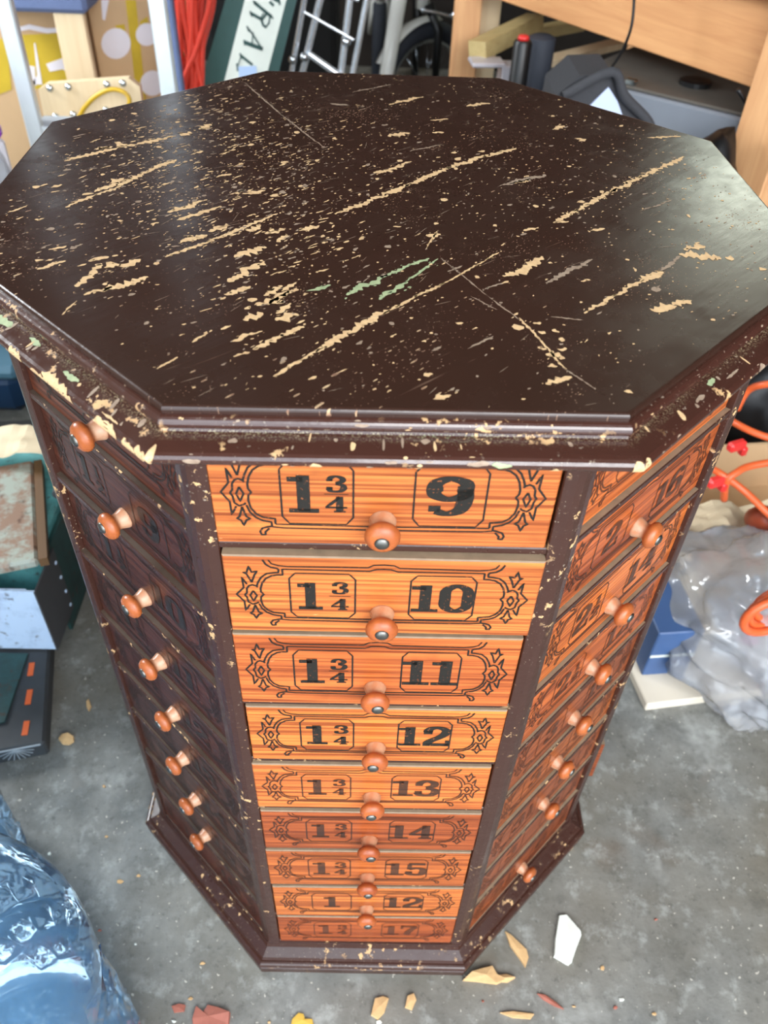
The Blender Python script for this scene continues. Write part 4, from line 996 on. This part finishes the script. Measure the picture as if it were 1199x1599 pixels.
# grey metal case
t = thing('computer_case', 'grey metal equipment case with a dusty top under the bench', 'case')
q = [at_y(885, 150, .98), at_y(1180, 190, .98)]
zc_ = at_y(960, 132, 1.05).z
c0 = at_z(935, 134, zc_); c1 = at_z(1165, 190, zc_)
d2 = (c1 - c0).normalized(); an = math.atan2(d2.y, d2.x); t.location = (c0.x - .08 * d2.x, c0.y - .08 * d2.y, 0); t.rotation_euler = (0, 0, an)
B().box((.26, .17, zc_ / 2), (.52, .32, zc_), 0, 0, None, .004).build('case_body', M_CASE, t)
B().box((.26, .17, zc_ + .003), (.50, .30, .006), 0, 0, None, .002).build('case_lid', M_CASET, t)
B().box((.13, .03, zc_ + .011), (.022, .014, .010), 0, 0, None, .002).build('latch', M_CHROME, t)
B().lathe([(.03, 0), (.03, .008), (.02, .010)], 20, 0, Matrix.Translation((.22, .12, zc_ + .006))).build('knob', M_BLACK, t)
# charcoal bag with pale panel
t = thing('shoulder_bag', 'charcoal fabric bag with a pale blue panel leaning against the grey case', 'bag')
yb = .80
pts = [at_y(*p, yb) for p in ((868, 150), (905, 118), (958, 116), (972, 150), (1010, 190))]
zz = [(p.x, p.z) for p in pts]; zz = [(zz[0][0] - .02, .02)] + zz + [(zz[-1][0] + .03, .02)]
B().prism(zz, Matrix.Translation((0, yb, 0)), .12).build('bag_body', M_BAGG, t)
B().slab([(918, 168), (950, 136), (964, 158), (974, 186), (980, 210), (920, 210)], yb - .003, .004).build('pale_panel', M_LBLUE, t)
m = B().tube(crom([at_y(*p, yb - .01) for p in ((880, 150), (955, 112), (975, 150), (1012, 190), (1020, 220))], 5), .008, 8); m.build('strap', M_BAGG, t, smooth=True)
# black hose / bag with red piping
p = at_y(1120, 208, .80)
t = thing('sports_bag', 'black bag with red piping beside the near bench leg', 'bag', (p.x, .80, 0))
o = blob('bag_body', (0, 0, p.z / 2), (.10, .10, p.z / 2), M_BLACK, 5.5, t, amp=.12, flat=p.z / 2 - .002)
m = B().tube(crom([(-.075, -.045, p.z - .10), (-.045, -.060, p.z - .065), (-.01, -.06, p.z - .04), (.015, -.05, p.z - .035)], 5), .0045, 8); m.build('piping', plain('dark_red_piping', (120, 26, 30), .5), t, smooth=True)
tag(B().tube(crom([at_y(*q_, .86) for q_ in ((1152, 140), (1168, 165), (1176, 190), (1172, 220), (1150, 250), (1140, 300))], 5), .004, 8).build('black_cable', M_BLACK, smooth=True), 'thin black cable hanging down in front of the grey case', 'cable')
m = B().tube(crom([at_y(*q_, y_) for q_, y_ in (((990, -40), 1.0), ((990, 0), 1.0), ((986, 40), .995), ((975, 72), 1.0), ((962, 95), 1.02), ((945, 118), 1.1))], 5), .0026, 6)
tag(m.build('bench_wire', M_BLACK, smooth=True), 'thin dark wire hanging over the face of the bench rail', 'wire')
tag(blob('black_sack', (.36, 1.55, .2), (.12, .10, .22), M_BLACKM, 8.5, amp=.2, flat=.198), 'black sack on the floor under the far end of the bench', 'sack')  # dark lump added where the gap under the bench is only shade

# ------------------------------------------------------------------ right side clutter
t = thing('cardboard_carton', 'open cardboard box with crumpled paper edges behind the clear bag', 'box', (.76, .50, 0), .12)
m = B()
for c_, s_ in (((0, 0, .004), (.38, .26, .008)), ((0, -.13, .06), (.38, .006, .12)), ((0, .13, .06), (.38, .006, .12)), ((-.19, 0, .06), (.006, .26, .12)), ((.19, 0, .06), (.006, .26, .12))): m.box(c_, s_)
m.build('carton', M_CARD, t)
tag(crumple('packing_paper', (.66, .40, .105), .34, .10, .045, M_PAPER, 9, 18, .45, rz=.1), 'crumpled kraft paper along the edge of the open box', 'paper')
tag(crumple('paper_sheet', (.535, .30, .03), .10, .22, .05, M_PAPER, 21, 12, .4, rz=.0), 'loose crumpled paper between the cabinet and the clear bag', 'paper')
tag(blob('black_duffel', (.87, .78, .13), (.15, .13, .17), M_BLACK, 4.1, amp=.18, flat=.128), 'glossy black bag under the orange cords at the right edge', 'bag')
def cord(label, pts, r=.0062, m=M_OCORD, name='extension_cord'):
    return tag(B().tube(crom([at_z(px, py, z) for px, py, z in pts], 6), r, 10).build(name, m, smooth=True), label, 'cord')
cord('orange cord arching over the black bag, topmost at the right edge', [(1150, 640, .26), (1168, 610, .30), (1199, 600, .33), (1260, 600, .34), (1330, 640, .30)])
cord('orange cord running level just under the topmost one', [(1120, 640, .26), (1150, 662, .28), (1199, 683, .28), (1280, 700, .28)])
cord('orange cord dropping steeply towards the coil from beside the cabinet', [(1100, 728, .25), (1122, 738, .26), (1160, 765, .24), (1199, 802, .22), (1260, 860, .18)])
cord('orange cord curving up from the red plug to the right edge', [(1130, 780, .20), (1134, 752, .25), (1150, 738, .265), (1175, 727, .27), (1250, 715, .28)])
for px, py, z, lb in ((1150, 696, .27, 'red plug end just beside the cabinet, upper of the two'), (1118, 752, .25, 'red plug end just beside the cabinet, lower of the two')):
    v = at_z(px, py, z); o = B().box((0, 0, 0), (.034, .016, .018), .4, 0, None, .004).box((.014, 0, -.010), (.012, .014, .018), .4, 0, None, .003)
    tag(o.build('plug', M_REDP, None, v), lb, 'plug')
# orange coil resting on the bag
m = B(); cc = at_z(1204, 962, .225)
for k in range(3):
    m.tube([cc + Vector((.045 * math.cos(2 * PI * j / 20) * .9 + .012 * k, .035 * math.cos(2 * PI * j / 20) * .2 + .012 * k, .036 * math.sin(2 * PI * j / 20))) for j in range(20)], .0066, 8, 0, True)
tag(m.build('cord_coil', M_OCORD, smooth=True), 'small loop of thick orange cord resting on the clear plastic bag', 'cord')
v = at_z(1190, 810, .18)
tag(B().lathe([(.012, -.03), (.02, -.024), (.024, 0), (.02, .024), (.01, .03)], 14, 0, Matrix.Translation(v) @ Matrix.Rotation(.8, 4, 'X')).build('cord_connector', plain('rust_orange_rubber', (150, 60, 28), .5), smooth=True), 'rust-coloured connector where the orange cords meet at the right edge', 'connector')
tag(blob('plastic_bag', (.672, .190, .092), (.205, .195, .125), M_BAG, 1.3, amp=.16, sub=6, flat=.09, f=4), 'clear plastic bag crumpled on the floor right of the cabinet', 'bag')
t = thing('wrapped_goods', 'pale wrapped bundle with pink marks inside the clear plastic bag', 'bundle', (.68, .2, .0))
blob('white_wrap', (0, 0, .062), (.105, .095, .06), M_BAG, 6.1, t, amp=.3, sub=5, f=8)
blob('pink_label', (-.070, -.035, .085), (.016, .010, .008), plain('pink_print', (230, 150, 170), .4), 2.1, t, amp=.1, sub=3)
v0 = at_z(983, 1108, .018); v1 = at_z(1062, 1092, .018)
tag(B().box((.56, .235, .009), (.28, .26, .018), .16, 0, None, .002).build('beige_board', M_BEIGE), 'beige board on the floor sticking out past the cabinet on the right', 'board')
t = thing('blue_carton', 'blue carton with a white line standing on the beige board', 'carton', (.478, .198, .018), .10)
B().box((0, 0, .055), (.075, .11, .11), 0, 0, None, .002).build('carton', M_BLUEB, t)
B().box((0, -.0556, .052), (.074, .001, .005)).build('white_line', M_SWHITE, t)

# ------------------------------------------------------------------ litter on the floor
def shard(name, label, pts, m, cat, h=.004, lift=.0, seed=0, group=None):
    q = [at_z(x, y, 0) for x, y in pts]; c_ = sum(q, Vector()) / len(q); k = len(q); bb = B()
    lo = [(v.x - c_.x, v.y - c_.y, .0003 + lift) for v in q]
    hi = [((v.x - c_.x) * .96, (v.y - c_.y) * .96, h * (1 + .8 * noise.noise(Vector((i * 1.7, seed, 0)))) + lift) for i, v in enumerate(q)]
    bb.add(lo + hi + [(0, 0, h * 1.25 + lift)], [tuple(range(k))[::-1]] + [(i, (i + 1) % k, (i + 1) % k + k, i + k) for i in range(k)] + [(i + k, (i + 1) % k + k, 2 * k) for i in range(k)])
    return tag(bb.build(name, m, None, (c_.x, c_.y, 0)), label, cat, group)
shard('paint_flake', 'white torn flake lying on the floor right of the plinth', [(872, 1430), (884, 1428), (905, 1455), (907, 1462), (900, 1480), (892, 1504), (886, 1508), (864, 1495), (866, 1468)], M_FLAKE, 'flake', .005)
shard('wood_splinter', 'long pointed wood splinter just beside the front right plinth corner', [(788, 1455), (797, 1460), (822, 1484), (825, 1496), (820, 1512), (812, 1500), (796, 1478)], M_CHIP, 'wood splinter', .004, 0, 1)
shard('wood_splinter', 'broad tan wood chip heaped against the front right plinth corner', [(722, 1532), (735, 1520), (752, 1514), (768, 1510), (776, 1524), (792, 1530), (775, 1538), (745, 1534)], M_CHIP, 'wood splinter', .007, 0, 2)
shard('wood_splinter', 'narrow wood chip touching the right end of the broad tan chip', [(768, 1526), (790, 1522), (804, 1528), (792, 1535), (775, 1534)], M_CHIP, 'wood splinter', .005, 0, 3)
shard('wood_splinter', 'squarish pale wood chip in front of the plinth', [(585, 1560), (598, 1556), (607, 1560), (600, 1582), (590, 1593), (579, 1586)], M_CHIP, 'wood splinter', .004, 0, 4)
shard('wood_splinter', 'small tan chip right of the squarish pale chip', [(636, 1556), (646, 1552), (650, 1562), (643, 1578), (632, 1574)], M_CHIP, 'wood splinter', .004, 0, 5)
shard('wood_splinter', 'thin brown sliver on the floor below the white flake', [(838, 1552), (850, 1554), (868, 1566), (880, 1577), (866, 1572), (848, 1562)], M_LEAF, 'wood splinter', .003, 0, 6)
shard('wood_splinter', 'flat tan sliver at the bottom edge below the plinth corner', [(780, 1582), (800, 1580), (834, 1584), (828, 1592), (800, 1590)], M_CHIP, 'wood splinter', .003, 0, 7)
shard('dry_leaf', 'large reddish dry leaf at the bottom edge', [(300, 1592), (306, 1572), (312, 1588), (325, 1570), (342, 1574), (360, 1582), (358, 1600), (330, 1612), (302, 1610)], M_LEAF, 'leaf', .005, 0, 8)
shard('dry_leaf', 'small reddish dry leaf left of the large one', [(268, 1572), (280, 1568), (290, 1570), (288, 1580), (272, 1582)], M_LEAF, 'leaf', .003, 0, 9)
shard('dry_leaf', 'yellow dry leaf at the bottom edge below the plinth', [(456, 1592), (466, 1582), (474, 1584), (476, 1592), (488, 1592), (490, 1602), (470, 1606), (454, 1602)], M_LEAFY, 'leaf', .003, 0, 10)
shard('pebble', 'pale oval pebble near the black case', [(92, 1156), (98, 1149), (108, 1148), (116, 1152), (116, 1159), (108, 1164), (98, 1163)], M_CHIP, 'pebble', .006, 0, 11)
shard('pebble', 'small tan crumb behind the pale oval pebble', [(135, 1096), (139, 1092), (143, 1104), (139, 1112), (136, 1106)], M_CHIP, 'pebble', .003, 0, 12)
tiny = random.Random(11)
for k in range(60):
    px = tiny.uniform(60, 1190); py = tiny.uniform(1180, 1597)
    v = at_z(px, py, 0)
    if math.hypot(v.x, v.y) < .35 or math.hypot(v.x + .37, v.y + .43) < .15 or math.hypot(v.x + .566, v.y + .226) < .15 : continue
    if v.x < -.46 or v.x > .42: continue
    s = tiny.uniform(2.0, 4.6)
    pts = [(px + s * math.cos(a * PI / 2.5) * tiny.uniform(.6, 1.5), py + s * .8 * math.sin(a * PI / 2.5) * tiny.uniform(.6, 1.3)) for a in range(5)]
    shard('floor_crumb', 'tiny crumb of wood or paint on the concrete around the plinth', pts, tiny.choice((M_CHIP, M_FLAKE, M_LEAF, M_CHIP)), 'crumb', .0015, 0, k, 'crumbs scattered on the floor')
